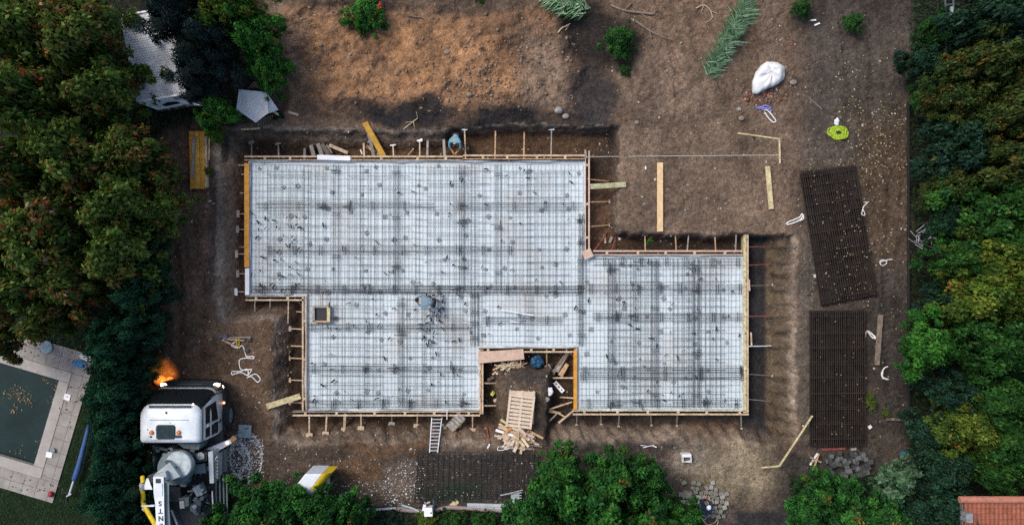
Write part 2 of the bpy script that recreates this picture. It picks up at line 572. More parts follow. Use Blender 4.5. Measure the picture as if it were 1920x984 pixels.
GF = np.stack([ii, ii + 1, ii + nx + 1, ii + nx], 1)
GV = np.stack([XX.ravel(), YY.ravel(), gp['z']], 1)
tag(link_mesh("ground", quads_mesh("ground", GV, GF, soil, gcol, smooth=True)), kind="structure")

# ------------------------------------------------------------------ loose stones, leaves (nobody could count them)
def ico():
    bm = bmesh.new()
    bmesh.ops.create_icosphere(bm, subdivisions=1, radius=1.0)
    v = np.array([x.co[:] for x in bm.verts])
    bm.verts.index_update()
    f = np.array([[q.index for q in p.verts] for p in bm.faces])
    bm.free()
    return v, f
ICO_V, ICO_F = ico()

def zones_points(zones):
    """zones: (px x0, x1, y0, y1, count) -> uniform pixel positions"""
    P = []
    for x0, x1, y0, y1, n in zones:
        P.append(np.stack([rng.uniform(x0, x1, n), rng.uniform(y0, y1, n)], 1))
    return np.concatenate(P)

def ground_at(P):
    x, y = (P[:, 0] - CX) / PPM, -(P[:, 1] - CY) / PPM
    return x, y, ground_parts(x, y)

def stones(name, P, smin, smax, cols, power=3.0):
    x, y, g = ground_at(P)
    n = len(P)
    s = smin + (smax - smin) * rng.random(n) ** power
    V = ICO_V[None] * (1 + 0.28 * rng.standard_normal((n, 12, 1))) * s[:, None, None] * rng.uniform(0.7, 1.3, (n, 1, 3)) * np.array((1, 1, .7))
    V = V + np.stack([x, y, g['z'] + s * 0.2], 1)[:, None, :]
    F = (ICO_F[None] + (np.arange(n) * 12)[:, None, None]).reshape(-1, 3)
    ci = rng.integers(0, len(cols), n)
    c = np.array(cols)[ci] * rng.uniform(0.7, 1.3, (n, 1))
    me = quads_mesh(name, V.reshape(-1, 3), F, stone_m, np.repeat(c, 12, 0))
    return tag(link_mesh(name, me), kind="stuff")

stone_m = mat("stone", (0.3, 0.27, 0.24), rough=0.9, attr="col", var=0.25, scale=20, spec=0.2)
P = zones_points([(545, 1085, 15, 215, 600), (860, 1085, 50, 205, 200), (560, 1000, 60, 200, 200)])
P = np.concatenate([P, np.stack([rng.normal(960, 70, 700), rng.normal(125, 42, 700)], 1), np.stack([rng.normal(900, 50, 500), rng.normal(165, 22, 500)], 1), np.stack([rng.normal(620, 40, 300), rng.normal(90, 40, 300)], 1)])
P = P[(P[:, 1] < 226) & (P[:, 0] < 1100)]
stones("clay_gravel", P, 0.010, 0.075, [(.19, .128, .085), (.215, .148, .10), (.165, .12, .09), (.24, .18, .135), (.21, .125, .073)], 6.0)
P = zones_points([(1130, 1500, 20, 430, 420), (290, 420, 330, 760, 330), (410, 540, 600, 830, 350), (500, 1040, 830, 950, 500),
                  (460, 1150, 245, 300, 300), (1100, 1390, 440, 480, 160), (1440, 1700, 20, 900, 260), (560, 930, 775, 830, 220), (905, 1075, 665, 770, 200)])
stones("pebbles", P, 0.012, 0.055, [(.18, .15, .12), (.24, .21, .18), (.12, .10, .08), (.36, .34, .31)], 5.0)
a, r = rng.uniform(0, 2 * np.pi, 900), rng.random(900) ** 0.6
P = np.stack([455 + 34 * r * np.cos(a) + 6 * np.sin(r * 9), 858 + 52 * r * np.sin(a)], 1)
P = np.concatenate([P, zones_points([(425, 495, 815, 905, 250)])])
stones("pale_gravel", P, 0.015, 0.05, [(.55, .54, .52), (.42, .41, .40), (.62, .61, .58)], 2.0)
a, r = rng.uniform(0, 2 * np.pi, 330), rng.random(330) ** 0.5
P = np.concatenate([np.stack([755 + 40 * r * np.cos(a) - 12 * r * np.sin(a), 905 + 48 * r * np.sin(a)], 1), zones_points([(490, 700, 840, 950, 110), (620, 790, 900, 940, 160)])])
stones("white_gravel", P, 0.012, 0.04, [(.38, .355, .32), (.55, .53, .50), (.24, .21, .19)], 3.0)
a, r = rng.uniform(0, 2 * np.pi, 300), rng.random(300) ** 0.6
P = np.concatenate([np.stack([1436 + 42 * r * np.cos(a) + 12 * r * np.sin(a), 180 + 16 * r * np.sin(a) - 10 * r * np.cos(a)], 1),
                    zones_points([(1385, 1450, 165, 215, 60), (1462, 1492, 60, 170, 60)])])
stones("brick_rubble", P, 0.02, 0.075, [(.20, .07, .042), (.22, .10, .065), (.15, .10, .075), (.32, .26, .22), (.13, .09, .065)], 3.0)
P = zones_points([(775, 1010, 852, 950, 420), (1060, 1460, 830, 930, 420)])
stones("grit", P, 0.010, 0.035, [(.16, .155, .15), (.26, .25, .24), (.12, .10, .09)], 3.0)

def leaf_scatter(name, P, cols, smin=0.03, smax=0.07, lift=0.02, zfix=None):
    x, y, g = ground_at(P)
    n = len(P)
    s = rng.uniform(smin, smax, n)
    an = rng.uniform(0, 2 * np.pi, n)
    ca, sa = np.cos(an), np.sin(an)
    base = np.array([(-1, 0), (0, -.55), (1, 0), (0, .55)])
    tilt = rng.uniform(-.4, .4, (n, 4))
    V = np.zeros((n, 4, 3))
    V[:, :, 0] = (base[None, :, 0] * ca[:, None] - base[None, :, 1] * sa[:, None]) * s[:, None] + x[:, None]
    V[:, :, 1] = (base[None, :, 0] * sa[:, None] + base[None, :, 1] * ca[:, None]) * s[:, None] + y[:, None]
    z = g['z'] if zfix is None else np.full(n, zfix)
    V[:, :, 2] = z[:, None] + lift + tilt * s[:, None]
    F = np.arange(n * 4).reshape(n, 4)
    c = np.array(cols)[rng.integers(0, len(cols), n)] * rng.uniform(0.6, 1.3, (n, 1))
    return tag(link_mesh(name, quads_mesh(name, V.reshape(-1, 3), F, leaf_m, np.repeat(c, 4, 0))), kind="stuff")

leaf_m = mat("leaf", (0.05, 0.1, 0.03), rough=0.65, attr="col", trans=0.32, spec=0.25)
dry = [(.42, .36, .16), (.50, .46, .30), (.30, .22, .07), (.38, .33, .22), (.20, .10, .04), (.45, .42, .36)]
P = zones_points([(1510, 1705, 100, 330, 150), (1590, 1705, 180, 480, 300), (1505, 1650, 300, 570, 200), (1560, 1705, 200, 360, 170),
                  (1600, 1705, 450, 620, 50), (1515, 1705, 560, 840, 60), (1180, 1500, 220, 430, 60), (300, 410, 360, 640, 90), (1480, 1640, 20, 200, 30)])
leaf_scatter("fallen_leaves", P, dry, 0.02, 0.05)
P = zones_points([(1160, 1490, 300, 430, 60)])

# ------------------------------------------------------------------ foundation slab bed under white film
ZS = -0.42
film = mat("film", (0.60, 0.69, 0.735), rough=0.55, var=0.16, scale=1.6, bump=0.35, bscale=5.0, spec=0.3)
film_e = mat("film_edge", (0.44, 0.47, 0.48), rough=0.6, var=0.3, scale=4.0, bump=0.5, bscale=9.0)
insul = mat("insulation", (0.30, 0.30, 0.29), rough=0.9, var=0.2)
SLAB_PX = [(468, 303), (1096, 303), (1096, 479), (1393, 479), (1393, 768), (1083, 768), (1083, 650), (898, 650), (898, 768), (576, 768), (576, 553), (468, 553)]
slab_poly = [W(x, y, ZS) for x, y in SLAB_PX]
slab_c = W(930, 540, -PIT)
slab = thing("foundation_slab", "foundation slab bed covered in pale bluish white film under a dense steel grid", "slab bed", slab_c)
MB().prism([(p.x, p.y) for p in slab_poly], -PIT - 0.1, ZS - 0.03).build("insulation_bed", insul, slab)

def in_slab(px, py, m=0):
    return ((468 + m < px < 1096 - m and 303 + m < py < 553 - m) or (576 + m < px < 898 - m and 303 + m < py < 768 - m) or
            (576 + m < px < 1096 - m and 303 + m < py < 650 - m) or (1083 + m < px < 1393 - m and 479 + m < py < 768 - m))

def film_mesh():
    step = 4.0
    xs, ys = np.arange(466, 1396, step), np.arange(301, 772, step)
    X, Y = np.meshgrid(xs, ys)
    cxs, cys = X[:-1, :-1] + step / 2, Y[:-1, :-1] + step / 2
    keep = (((cxs > 468) & (cxs < 1096) & (cys > 303) & (cys < 553)) | ((cxs > 576) & (cxs < 898) & (cys > 303) & (cys < 768)) |
            ((cxs > 576) & (cxs < 1096) & (cys > 303) & (cys < 650)) | ((cxs > 1083) & (cxs < 1393) & (cys > 479) & (cys < 768)))
    k = (CAM_H - ZS) / CAM_H / PPM
    x, y = ((X - CX) * k).ravel(), (-(Y - CY) * k).ravel()
    n = vnoise(x * 1.0, y * 0.6, 0.5, 21, 4) - .5
    n2 = vnoise(x + 0.4 * y, y - .3 * x, 0.22, 22, 3) - .5
    wr = vnoise(x, y, 3.0, 23, 2)
    z = ZS + 0.03 * n + 0.05 * n2 * np.clip(wr - .35, 0, 1)
    d = vnoise(x, y, 1.1, 24, 5)
    C = np.empty((len(x), 3))
    C[:] = (0.535, 0.605, 0.63)
    dirt = np.clip((d - .52) * 2.6, 0, .5) + 0.5 * blob(X.ravel(), Y.ravel(), 1040, 600, 130, 90, .9) * np.clip(d * 2 - .6, 0, 1) \
        + .35 * blob(X.ravel(), Y.ravel(), 840, 600, 60, 70, .9) * np.clip(d * 2 - .6, 0, 1)
    C = C * (1 - dirt[:, None]) + np.array((.44, .44, .42)) * dirt[:, None]
    C *= (0.88 + .22 * vnoise(x, y, 2.6, 25, 3))[:, None]
    w = len(xs)
    idx = (np.arange(len(ys) - 1)[:, None] * w + np.arange(w - 1)[None, :])[keep]
    F = np.stack([idx + w, idx + w + 1, idx + 1, idx], 1)
    V = np.stack([x - slab_c.x, y - slab_c.y, z - slab_c.z], 1)
    return quads_mesh("plastic_film", V, F, film, C, smooth=True)
film = mat("film", (0.60, 0.69, 0.735), rough=0.5, attr="col", var=0.10, scale=5.0, bump=0.25, bscale=6.0, spec=0.3)
link_mesh("plastic_film", film_mesh(), (0, 0, 0), slab)
# turned-up edge of the film along the formwork
e = MB()
n = len(SLAB_PX)
ctr = Vector((sum(p.x for p in slab_poly) / n, sum(p.y for p in slab_poly) / n, 0))
for i in range(n):
    a, b = Vector(SLAB_PX[i]), Vector(SLAB_PX[(i + 1) % n])
    L = (b - a).length
    k = max(3, int(L / 14))
    nrm = Vector(((b - a).y, -(b - a).x)).normalized()        # outward for this winding (image y down)
    vs, fs = [], []
    for j in range(k + 1):
        p = a + (b - a) * (j / k)
        w = 1.6 * math.sin(j * .7 + i * 2) + random.uniform(-1, 1)
        wide = 5.5 if i in (5, 9, 7) else 2.5
        q0, q1 = p - nrm * (2.0 + max(0, w)), p + nrm * (wide - 1 + .4 * w)
        vs += [W(q0.x, q0.y, ZS + .02), W((q0.x + q1.x) / 2, (q0.y + q1.y) / 2, ZS + .10 + .02 * w), W(q1.x, q1.y, -0.28)]
    for j in range(k):
        for t in range(2):
            A = j * 3 + t
            fs.append((A, A + 3, A + 4, A + 1))
    e.add(vs, fs)
e.build("film_edge", film_e, slab, smooth=True)

# ------------------------------------------------------------------ steel: mesh mats, cages, spacers
steel = mat("rebar", (0.030, 0.034, 0.040), rough=0.6, metal=0.2, var=0.4, scale=3.0)
steel_m = mat("mesh_steel", (0.075, 0.092, 0.102), rough=0.6, metal=0.2, var=0.4, scale=3.0)
rust = mat("rusty_rebar", (0.024, 0.0175, 0.0145), rough=0.9, var=0.5, scale=2.0)
def clip_to_slab(p0, p1):
    """pieces of an axis-aligned line (photo pixels) that lie on the slab"""
    L = max(abs(p1[0] - p0[0]), abs(p1[1] - p0[1]))
    n = max(2, int(L / 3))
    run, outp = None, []
    for i in range(n + 1):
        t = i / n
        x, y = p0[0] + (p1[0] - p0[0]) * t, p0[1] + (p1[1] - p0[1]) * t
        if in_slab(x, y, 2):
            run = (x, y) if run is None else run
            last = (x, y)
        elif run is not None:
            outp.append((run, last))
            run = None
    if run is not None:
        outp.append((run, last))
    return [q for q in outp if abs(q[0][0] - q[1][0]) + abs(q[0][1] - q[1][1]) > 6]

def mesh_mat(x0, x1, y0, y1, z, sx, sy, d, label, group, skew=0.0):
    m = MB()
    cx, cy = (x0 + x1) / 2, (y0 + y1) / 2
    ca, sa = math.cos(skew), math.sin(skew)
    def rot(p):
        return (cx + (p[0] - cx) * ca - (p[1] - cy) * sa, cy + (p[0] - cx) * sa + (p[1] - cy) * ca)
    x = x0 + 1
    while x < x1:
        xx = x + random.uniform(-1.1, 1.1)
        for a, b in clip_to_slab((xx, y0), (xx, y1)):
            a, b = rot(a), rot(b)
            m.bar(W(*a, z), W(*b, z), d, d)
        x += sx
    y = y0 + random.uniform(1, sy)
    while y < y1:
        for a, b in clip_to_slab((x0, y), (x1, y)):
            a, b = rot(a), rot(b)
            m.bar(W(*a, z + d * .9), W(*b, z + d * .9), d * 1.1, d)
        y += sy
    if m.v:
        tag(m.build("rebar_mesh", steel_m), label, "rebar mesh", group)

ga = "mesh mats on the large upper wing"
la = "dark steel mesh mat, one of those covering the large upper wing"
for k in range(6):
    x0 = 468 + k * 104.5
    mesh_mat(x0 - 4, x0 + 114, 305, 551, ZS + .05, 7.0, 12.3, .0076, la, ga, random.uniform(-.002, .002))
for k in range(4):
    x0 = 500 + k * 150
    mesh_mat(x0, x0 + 118, 305 + random.uniform(0, 30), 551, ZS + .12, 13.0, 24.0, .014, la, ga, random.uniform(-.004, .004))
gb = "mesh mats on the lower left wing"
lb = "dark steel mesh mat, one of those around the square box form"
for k in range(3):
    x0 = 577 + k * 108
    mesh_mat(x0 - 2, x0 + 116, 545, 766, ZS + .05, 7.0, 12.0, .0076, lb, gb, random.uniform(-.002, .002))
for k in range(2):
    mesh_mat(600 + k * 150, 718 + k * 150, 548, 764, ZS + .12, 14.0, 18.0, .014, lb, gb, random.uniform(-.004, .004))
gc = "mesh mats behind the notch"
lc = "dark steel mesh mat on the short dirty strip above the plywood notch"
for k in range(2):
    mesh_mat(895 + k * 90, 1002 + k * 92, 546, 649, ZS + .05, 7.2, 11.0, .0076, lc, gc, random.uniform(-.003, .003))
gd = "mesh mats on the right hand wing"
ld = "dark steel mesh mat, one of those on the wing beside the slate trench"
for k in range(3):
    x0 = 1085 + k * 102
    mesh_mat(x0 - 2, x0 + 112, 481, 766, ZS + .05, 7.0, 12.2, .0076, ld, gd, random.uniform(-.002, .002))
for k in range(2):
    mesh_mat(1140 + k * 120, 1240 + k * 120, 485, 764, ZS + .12, 10.0, 15.0, .014, ld, gd, random.uniform(-.004, .004))

def tied_laps(m, p, horiz, n):
    for k in range(n):
        a, l = random.gauss(0, .06) + (0 if random.random() < .5 else math.pi / 2), random.uniform(.10, .24)
        c = W(p[0] + random.gauss(0, 4), p[1] + random.gauss(0, 4), ZS + random.uniform(.05, .2))
        d_ = Vector((math.cos(a), math.sin(a), 0)) * l
        m.bar(c - d_, c + d_, random.uniform(.012, .024), .018)

def cage(p0, p1, wpx, label, group, n_long=4, d=.0135, pair=54):
    """ladder-like reinforcement beam with paired stirrups"""
    m = MB()
    (x0, y0), (x1, y1) = p0, p1
    horiz = abs(x1 - x0) > abs(y1 - y0)
    L = abs(x1 - x0) if horiz else abs(y1 - y0)
    for i in range(n_long):
        o = -wpx / 2 + wpx * i / (n_long - 1) + random.uniform(-.6, .6)
        a, b = ((x0, y0 + o), (x1, y1 + o)) if horiz else ((x0 + o, y0), (x1 + o, y1))
        z = ZS + (.16 if i % 2 else .08)
        m.bar(W(*a, z), W(*b, z), d, d)
    t = random.uniform(4, 20)
    while t < L:
        for dt in (0, 4.2):
            for zz in (.19, .05):
                e0 = -wpx / 2 - 3
                if horiz:
                    x = min(x0, x1) + t + dt
                    a, b = (x, y0 + e0), (x, y0 - e0)
                else:
                    y = min(y0, y1) + t + dt
                    a, b = (x0 + e0, y), (x0 - e0, y)
                m.bar(W(*a, ZS + zz), W(*b, ZS + zz), d * .85, d * .85)
        if random.random() < .34:
            tied_laps(m, ((min(x0, x1) + t, y0) if horiz else (x0, min(y0, y1) + t)), horiz, random.randint(2, 6))
        t += pair + random.uniform(-12, 12)
    tag(m.build("rebar_grating", steel), label, "rebar cage", group)

gcg = "reinforcement cages across the slab"
cage((480, 386), (815, 386), 11, "ladder-like rebar cage, the upper run across the big wing, on the shuttering side", gcg, 4)
cage((850, 386), (1092, 386), 11, "ladder-like rebar cage, the upper run across the big wing, on the trench-plank side", gcg, 4)
cage((496, 469), (960, 469), 13, "ladder-like rebar cage, middle run across the big wing", gcg, 4, .0145)
cage((472, 543), (1094, 543), 13, "darkest long rebar cage, running level with the step corner across the whole slab", gcg, 6, .017, 44)
cage((578, 613), (880, 613), 11, "ladder-like rebar cage passing below the square box form", gcg, 4)
cage((578, 692), (896, 692), 11, "ladder-like rebar cage halfway down the lower wing", gcg, 4)
cage((578, 756), (896, 756), 12, "ladder-like rebar cage along the lower form board above the ladder", gcg, 3, .0145, 40)
cage((889, 548), (889, 648), 12, "short dark upright rebar cage leading to the plywood notch corner", gcg, 5, .018, 30)
cage((1090, 400), (1090, 649), 9, "upright rebar cage joining the two wings at the pink plywood square", gcg, 4, .016, 40)
cage((1112, 491), (1390, 491), 12, "rebar cage right along the form board below the green plant trench", gcg, 3, .0145, 42)
cage((1100, 541), (1390, 541), 14, "rebar cage, the upper full run across the right hand wing", gcg, 4, .0145, 40)
cage((1110, 594), (1392, 594), 12, "rebar cage, the middle full run across the right hand wing", gcg, 4, .0145, 44)
cage((1087, 700), (1390, 700), 22, "wide dark rebar cage low across the right hand wing", gcg, 6, .0165, 70)
cage((1087, 756), (1390, 756), 12, "rebar cage along the bottom form board of the right hand wing", gcg, 3, .0145, 46)
cage((905, 600), (1055, 600), 12, "loose rebar cage lying beside the white stick", gcg, 4, .0145)
for x, nm in ((1146, "the one next to the pink plywood square"), (1228, "the middle one"), (1306, "the one nearest the slate trench")):
    cage((x, 486), (x, 764), 12, "upright bar bundle on the right hand wing, " + nm, gcg, 4, .0135, 88)
for x, nm in ((630, "the one in line with the box form"), (742, "the second from the shuttering"), (866, "the third from the shuttering"), (934, "the one nearest the trench plank")):
    cage((x, 308), (x, 545), 10, "upright bar bundle on the big upper wing, " + nm, gcg, 3, .016, 90)
cage((752, 556), (752, 764), 12, "upright bar bundle in the middle of the lower wing", gcg, 4, .0135, 60)

conc = mat("spacer_concrete", (0.235, 0.26, 0.272), rough=0.9, var=0.4, scale=14)
proto = {}
def spacer(px, py, label, group):
    s = random.uniform(.10, .17)
    m = MB().cyl((0, 0, 0), s * .78, .022, 4, s * .74)
    o = m.build("spacer_block", conc)
    o.location = W(px, py, ZS + .015)
    o.rotation_euler.z = random.uniform(0, 3)
    tag(o, label, "spacer block", group)
gy_ = 318
while gy_ < 765:
    gx_ = 480
    while gx_ < 1390:
        x, y = gx_ + random.uniform(-19, 19), gy_ + random.uniform(-17, 17)
        if in_slab(x, y, 8) and not (580 < x < 630 and 565 < y < 608):
            if y < 548 and x < 1090:
                spacer(x, y, "small grey spacer pad under the mesh on the big upper wing", "spacers of the upper wing")
            elif x < 900:
                spacer(x, y, "small grey spacer pad under the mesh on the lower left wing", "spacers of the lower left wing")
            elif x < 1088:
                spacer(x, y, "small grey spacer pad on the dirty strip above the notch", "spacers above the notch")
            else:
                spacer(x, y, "small grey spacer pad under the mesh on the right hand wing", "spacers of the right hand wing")
        gx_ += 48
    gy_ += 45

# scraps of dark tie wire and binding on the film
P = zones_points([(472, 560, 400, 550, 46), (790, 835, 545, 645, 40), (600, 1080, 310, 640, 60), (1100, 1390, 490, 760, 50), (580, 890, 560, 760, 36)])
m = MB()
for px, py in P:
    if not in_slab(px, py, 4): continue
    a, l = random.uniform(0, 6.28), random.uniform(.06, .2)
    c = W(px, py, ZS + .13)
    b = c + Vector((math.cos(a) * l, math.sin(a) * l, .02))
    m.tube([c, (c + b) / 2 + Vector((0, .02, .03)), b], random.uniform(.012, .035), 5)
tag(m.build("binding_wire_litter", steel), kind="stuff")
# ------------------------------------------------------------------ timber and formwork
def timber(name, c, var=.48):
    return mat(name, c, rough=.75, var=var, scale=5.0, stretch=(1.5, 1.5, 6.0), bump=.2, bscale=20)
T = {
    'orange': mat("orange_shuttering", (.52, .235, .030), rough=.6, var=.28, scale=6),
    'yellow': mat("yellow_shuttering", (.56, .30, .045), rough=.6, var=.3, scale=5),
    'pale': timber("pale_timber", (.45, .34, .23)),
    'tan': timber("tan_timber", (.43, .275, .15)),
    'pink': timber("pinkish_timber", (.48, .34, .26), .2),
    'grey': timber("grey_timber", (.27, .245, .215)),
    'dark': timber("dark_timber", (.16, .125, .095)),
    'green': timber("greenish_timber", (.30, .29, .17)),
    'white': mat("white_board", (.70, .70, .71), rough=.5, var=.12, scale=3),
    'rustred': mat("red_bar", (.22, .055, .04), rough=.7, var=.4, scale=6),
    'fresh': timber("fresh_plank", (.60, .42, .23), .2),
    'straw': timber("straw_timber", (.47, .40, .22)),
}
def formwork(p0, p1, off, key, rail, label, group="formwork boards round the slab", w=.035, top=-.24):
    """p0-p1: inner face of the board (photo pixels); off: outward direction in pixels"""
    a, b = W(*p0, top), W(*p1, top)
    o = Vector((off[0], -off[1], 0))
    t = thing("formwork_board", label, "form board", ((a + b) / 2).to_tuple()[:2] + (-PIT,), group)
    h = .42
    z = Vector((0, 0, -h / 2))
    MB().bar(a + o * w / 2 + z, b + o * w / 2 + z, w, h).build("panel", T[key], t)
    if rail:
        g = .09 if rail != 'close' else .02
        rk = 'tan' if key in ('orange', 'yellow') else ('pink' if key == 'pink' else 'pale')
        r0, r1 = a + o * (w + g + .03), b + o * (w + g + .03)
        dz = Vector((0, 0, -.035))
        MB().bar(r0 + dz, r1 + dz, .065, .06).build("rail", T[rk], t)
        L = (b - a).length
        n = max(2, int(L / 1.15))
        for i in range(n):
            c = a + (b - a) * ((i + .5 + random.uniform(-.2, .2)) / n) + o * (w + g / 2)
            MB().box(c + Vector((0, 0, -.05)), (.09, .09, .10)).build("block", T[rk], t)
    return t
U, D, Lf, Rt = (0, -1), (0, 1), (-1, 0), (1, 0)
formwork((458, 301), (868, 301), U, 'pale', 1, "long pale form board along the upper edge of the slab, beside the white trench panel")
formwork((868, 299), (1096, 299), U, 'tan', 1, "shorter tan form board on the upper edge, next to the worker in the trench")
formwork((467, 306), (467, 501), Lf, 'orange', 0, "wide orange shuttering board on the side facing the board stack", w=.19)
formwork((467, 503), (467, 553), Lf, 'white', 0, "short whitish board continuing the orange shuttering down to the step", w=.16)
formwork((460, 555), (570, 555), D, 'grey', 1, "short grey form board along the step of the slab")
formwork((575, 557), (575, 770), Lf, 'tan', 1, "tan form board down the side facing the white truck cab")
formwork((548, 771), (664, 771), D, 'grey', 1, "weathered greyish form board at the lower corner near the yellow-green plank")
formwork((664, 771), (900, 771), D, 'pale', 1, "pale form board on the lower edge above the ladder")
formwork((899, 655), (899, 776), Rt, 'tan', 'close', "tan form board of the notch, on the ladder side", w=.07)
formwork((897, 652), (1078, 652), D, 'dark', 1, "form board across the head of the notch behind the plywood sheet")
formwork((1082, 655), (1082, 768), Lf, 'orange', 0, "orange shuttering board of the notch beside the split logs", w=.13)
formwork((1074, 769), (1404, 769), D, 'straw', 1, "long straw coloured form board along the lower edge of the right hand wing")
formwork((1394, 437), (1394, 773), Rt, 'straw', 'close', "long upright form board along the slate trench", w=.12)
formwork((1112, 478), (1392, 478), U, 'pink', 1, "form board with pinkish rail below the plant in the inner trench")
formwork((1097, 283), (1097, 472), Rt, 'pink', 1, "form board with pinkish rail beside the trench plank, meeting the plywood square")

def brace(p0, p1, label, group, key='pale', w=.05, plate=None, z0=-.30, pw=.22, pd=.12, pz=None):
    """strut from the board (p0) to the pit wall or floor (p1), with an optional foot plate"""
    zz = max(-PIT + .06, min(-.12, gz(*p1) + .05)) if pz is None else pz
    a, b = W(*p0, z0), W(*p1, zz)
    t = thing("brace_strut", label, "brace", (b.x, b.y, zz - .05), group)
    MB().bar(a, b, w, w * .9).build("strut", T[key], t)
    if plate:
        di = (a - b); di.z = 0; di.normalize()
        s = Vector((-di.y, di.x, 0))
        c = b - di * (pd / 2 + .01)
        M = MB().bar(c - s * pw / 2 + Vector((0, 0, -.01)), c + s * pw / 2 + Vector((0, 0, .02)), pd, .035)
        M.build("foot_plate", T[plate], t)
    return t
g1 = "braces of the upper trench"
for i, (x, xe, ye, key, w, pl) in enumerate([(472, 472, 270, 'grey', .05, 'grey'), (523, 522, 272, 'grey', .055, 'grey'), (571, 572, 279, 'grey', .09, None),
        (683, 682, 269, 'pale', .07, None), (738, 737, 274, 'pale', .05, 'white'), (787, 787, 266, 'pale', .05, 'white'), (801, 802, 264, 'grey', .08, None),
        (834, 832, 262, 'grey', .10, None), (873, 871, 245, 'pale', .05, 'white'), (928, 929, 246, 'tan', .05, None), (982, 983, 248, 'tan', .05, None), (1033, 1034, 245, 'grey', .045, 'white')]):
    brace((x, 297), (xe, ye), f"{ORD[i]} strut across the upper trench, counted from the orange shuttering corner", g1, key, w, pl)
brace((760, 296), (774, 281), "thin yellow lath leaning askew in the upper trench beside the white foot plates", g1, 'straw', .03, 'pale', pw=.07, pd=.05)
g2 = "braces beside the trench plank"
for i, (y, x1, y1) in enumerate([(336, 1141, 340), (379, 1141, 378), (425, 1141, 422)]):
    brace((1102, y), (x1, y1), f"{ORD[i]} strut down from the string line, in the narrow trench with the plank", g2, 'tan', .04, 'grey' if i else None, pw=.16, pd=.05)
g3 = "braces of the inner trench"
for i, (x, xe, ye, key, pl) in enumerate([(1112, 1138, 435, 'rustred', None), (1146, 1154, 444, 'rustred', 'grey'), (1210, 1209, 442, 'tan', 'white'),
        (1268, 1266, 440, 'tan', 'white'), (1288, 1291, 441, 'grey', None), (1342, 1340, 439, 'tan', None), (1379, 1380, 440, 'grey', None)]):
    brace((x, 473), (xe, ye), f"{ORD[i]} thin strut of the inner trench, counted from the plywood square", g3, key, .035 if key == 'rustred' else .045, pl)
g4 = "braces across the slate trench"
for i, (y, ye, key) in enumerate([(463, 462, 'rustred'), (497, 495, 'rustred'), (536, 534, 'dark'), (593, 592, 'rustred'), (649, 648, 'white'), (701, 704, 'dark'), (748, 752, 'dark')]):
    brace((1402, y), (1446, ye), f"{ORD[i]} thin bar over the slate trench, counted from its top corner", g4, key, .03, 'grey' if i in (2, 5) else None, pw=.10, pd=.06)
g5 = "braces under the right hand wing"
for i, (x, ye) in enumerate([(1082, 794), (1126, 793), (1161, 797), (1220, 795), (1270, 796), (1389, 801)]):
    brace((x, 773), (x + (1 if i % 2 else -1), ye), f"{ORD[i]} thin strut below the right hand wing, counted from the notch", g5, 'grey', .035, 'pale', pw=.09, pd=.06)
g6 = "braces above the ladder trench"
for i, (x, xe, ye, w, pl) in enumerate([(580, 580, 811, .055, 'pale'), (613, 611, 808, .065, 'pale'), (647, 646, 801, .10, 'pale'), (677, 677, 798, .06, 'pale'),
        (734, 735, 790, .04, 'grey'), (783, 782, 794, .05, 'pale'), (886, 886, 802, .05, 'pale')]):
    brace((x, 776), (xe, ye), f"{ORD[i]} strut with square foot plate below the lower left wing, counted from the truck side", g6, 'pale', w, pl, pw=.25, pd=.15)
g7 = "braces of the truck side trench"
for i, (y, xe, pl) in enumerate([(585, 556, None), (617, 547, 'grey'), (649, 546, None), (672, 545, 'pale'), (713, 546, 'pale'), (755, 546, 'pale')]):
    brace((570, y), (xe, y - 1), f"{ORD[i]} strut on the truck side of the lower wing, counted from the step", g7, 'pale', .04, pl, pw=.2, pd=.11)
g8 = "braces behind the orange shuttering"
for i, (y, xe, pl) in enumerate([(310, 447, None), (327, 453, None), (362, 450, None), (401, 450, 'grey'), (430, 449, 'grey'), (463, 449, None), (476, 447, 'pale'), (513, 449, 'grey'), (547, 446, 'white')]):
    brace((459, y), (xe, y), f"{ORD[i]} short strut behind the orange shuttering, counted from its upper corner", g8, 'pale', .035, pl, pw=.28, pd=.12)
g9 = "braces below the step"
for i, (x, xe, ye, key) in enumerate([(478, 478, 584, 'grey'), (507, 506, 578, 'grey'), (541, 540, 606, 'pale'), (553, 566, 572, 'pale')]):
    brace((x, 560), (xe, ye), f"{ORD[i]} thin strut below the slab step, counted from the white board", g9, key, .04)
g10 = "braces inside the notch"
brace((904, 718), (929, 718), "pale strut on the plywood side of the notch, nearer the plywood", g10, 'pale', .055, 'grey', pw=.2, pd=.05)
brace((904, 760), (930, 760), "pale strut on the plywood side of the notch, nearer the ladder", g10, 'pale', .055)
brace((1076, 708), (1036, 708), "pale strut in the notch just below the split logs", g10, 'pale', .055)
brace((1076, 746), (1050, 744), "short pale strut in the notch below the white sign board", g10, 'pale', .055)
brace((1025, 655), (1025, 684), "tan upright strut in the notch beside the blue bundle", g10, 'tan', .05, 'pale', pw=.2, pd=.09)
brace((1062, 655), (1076, 669), "diagonal corner strut in the notch above the split logs", g10, 'pale', .045)
brace((976, 656), (976, 688), "pale upright strut at the free end of the plywood sheet", g10, 'pale', .05)

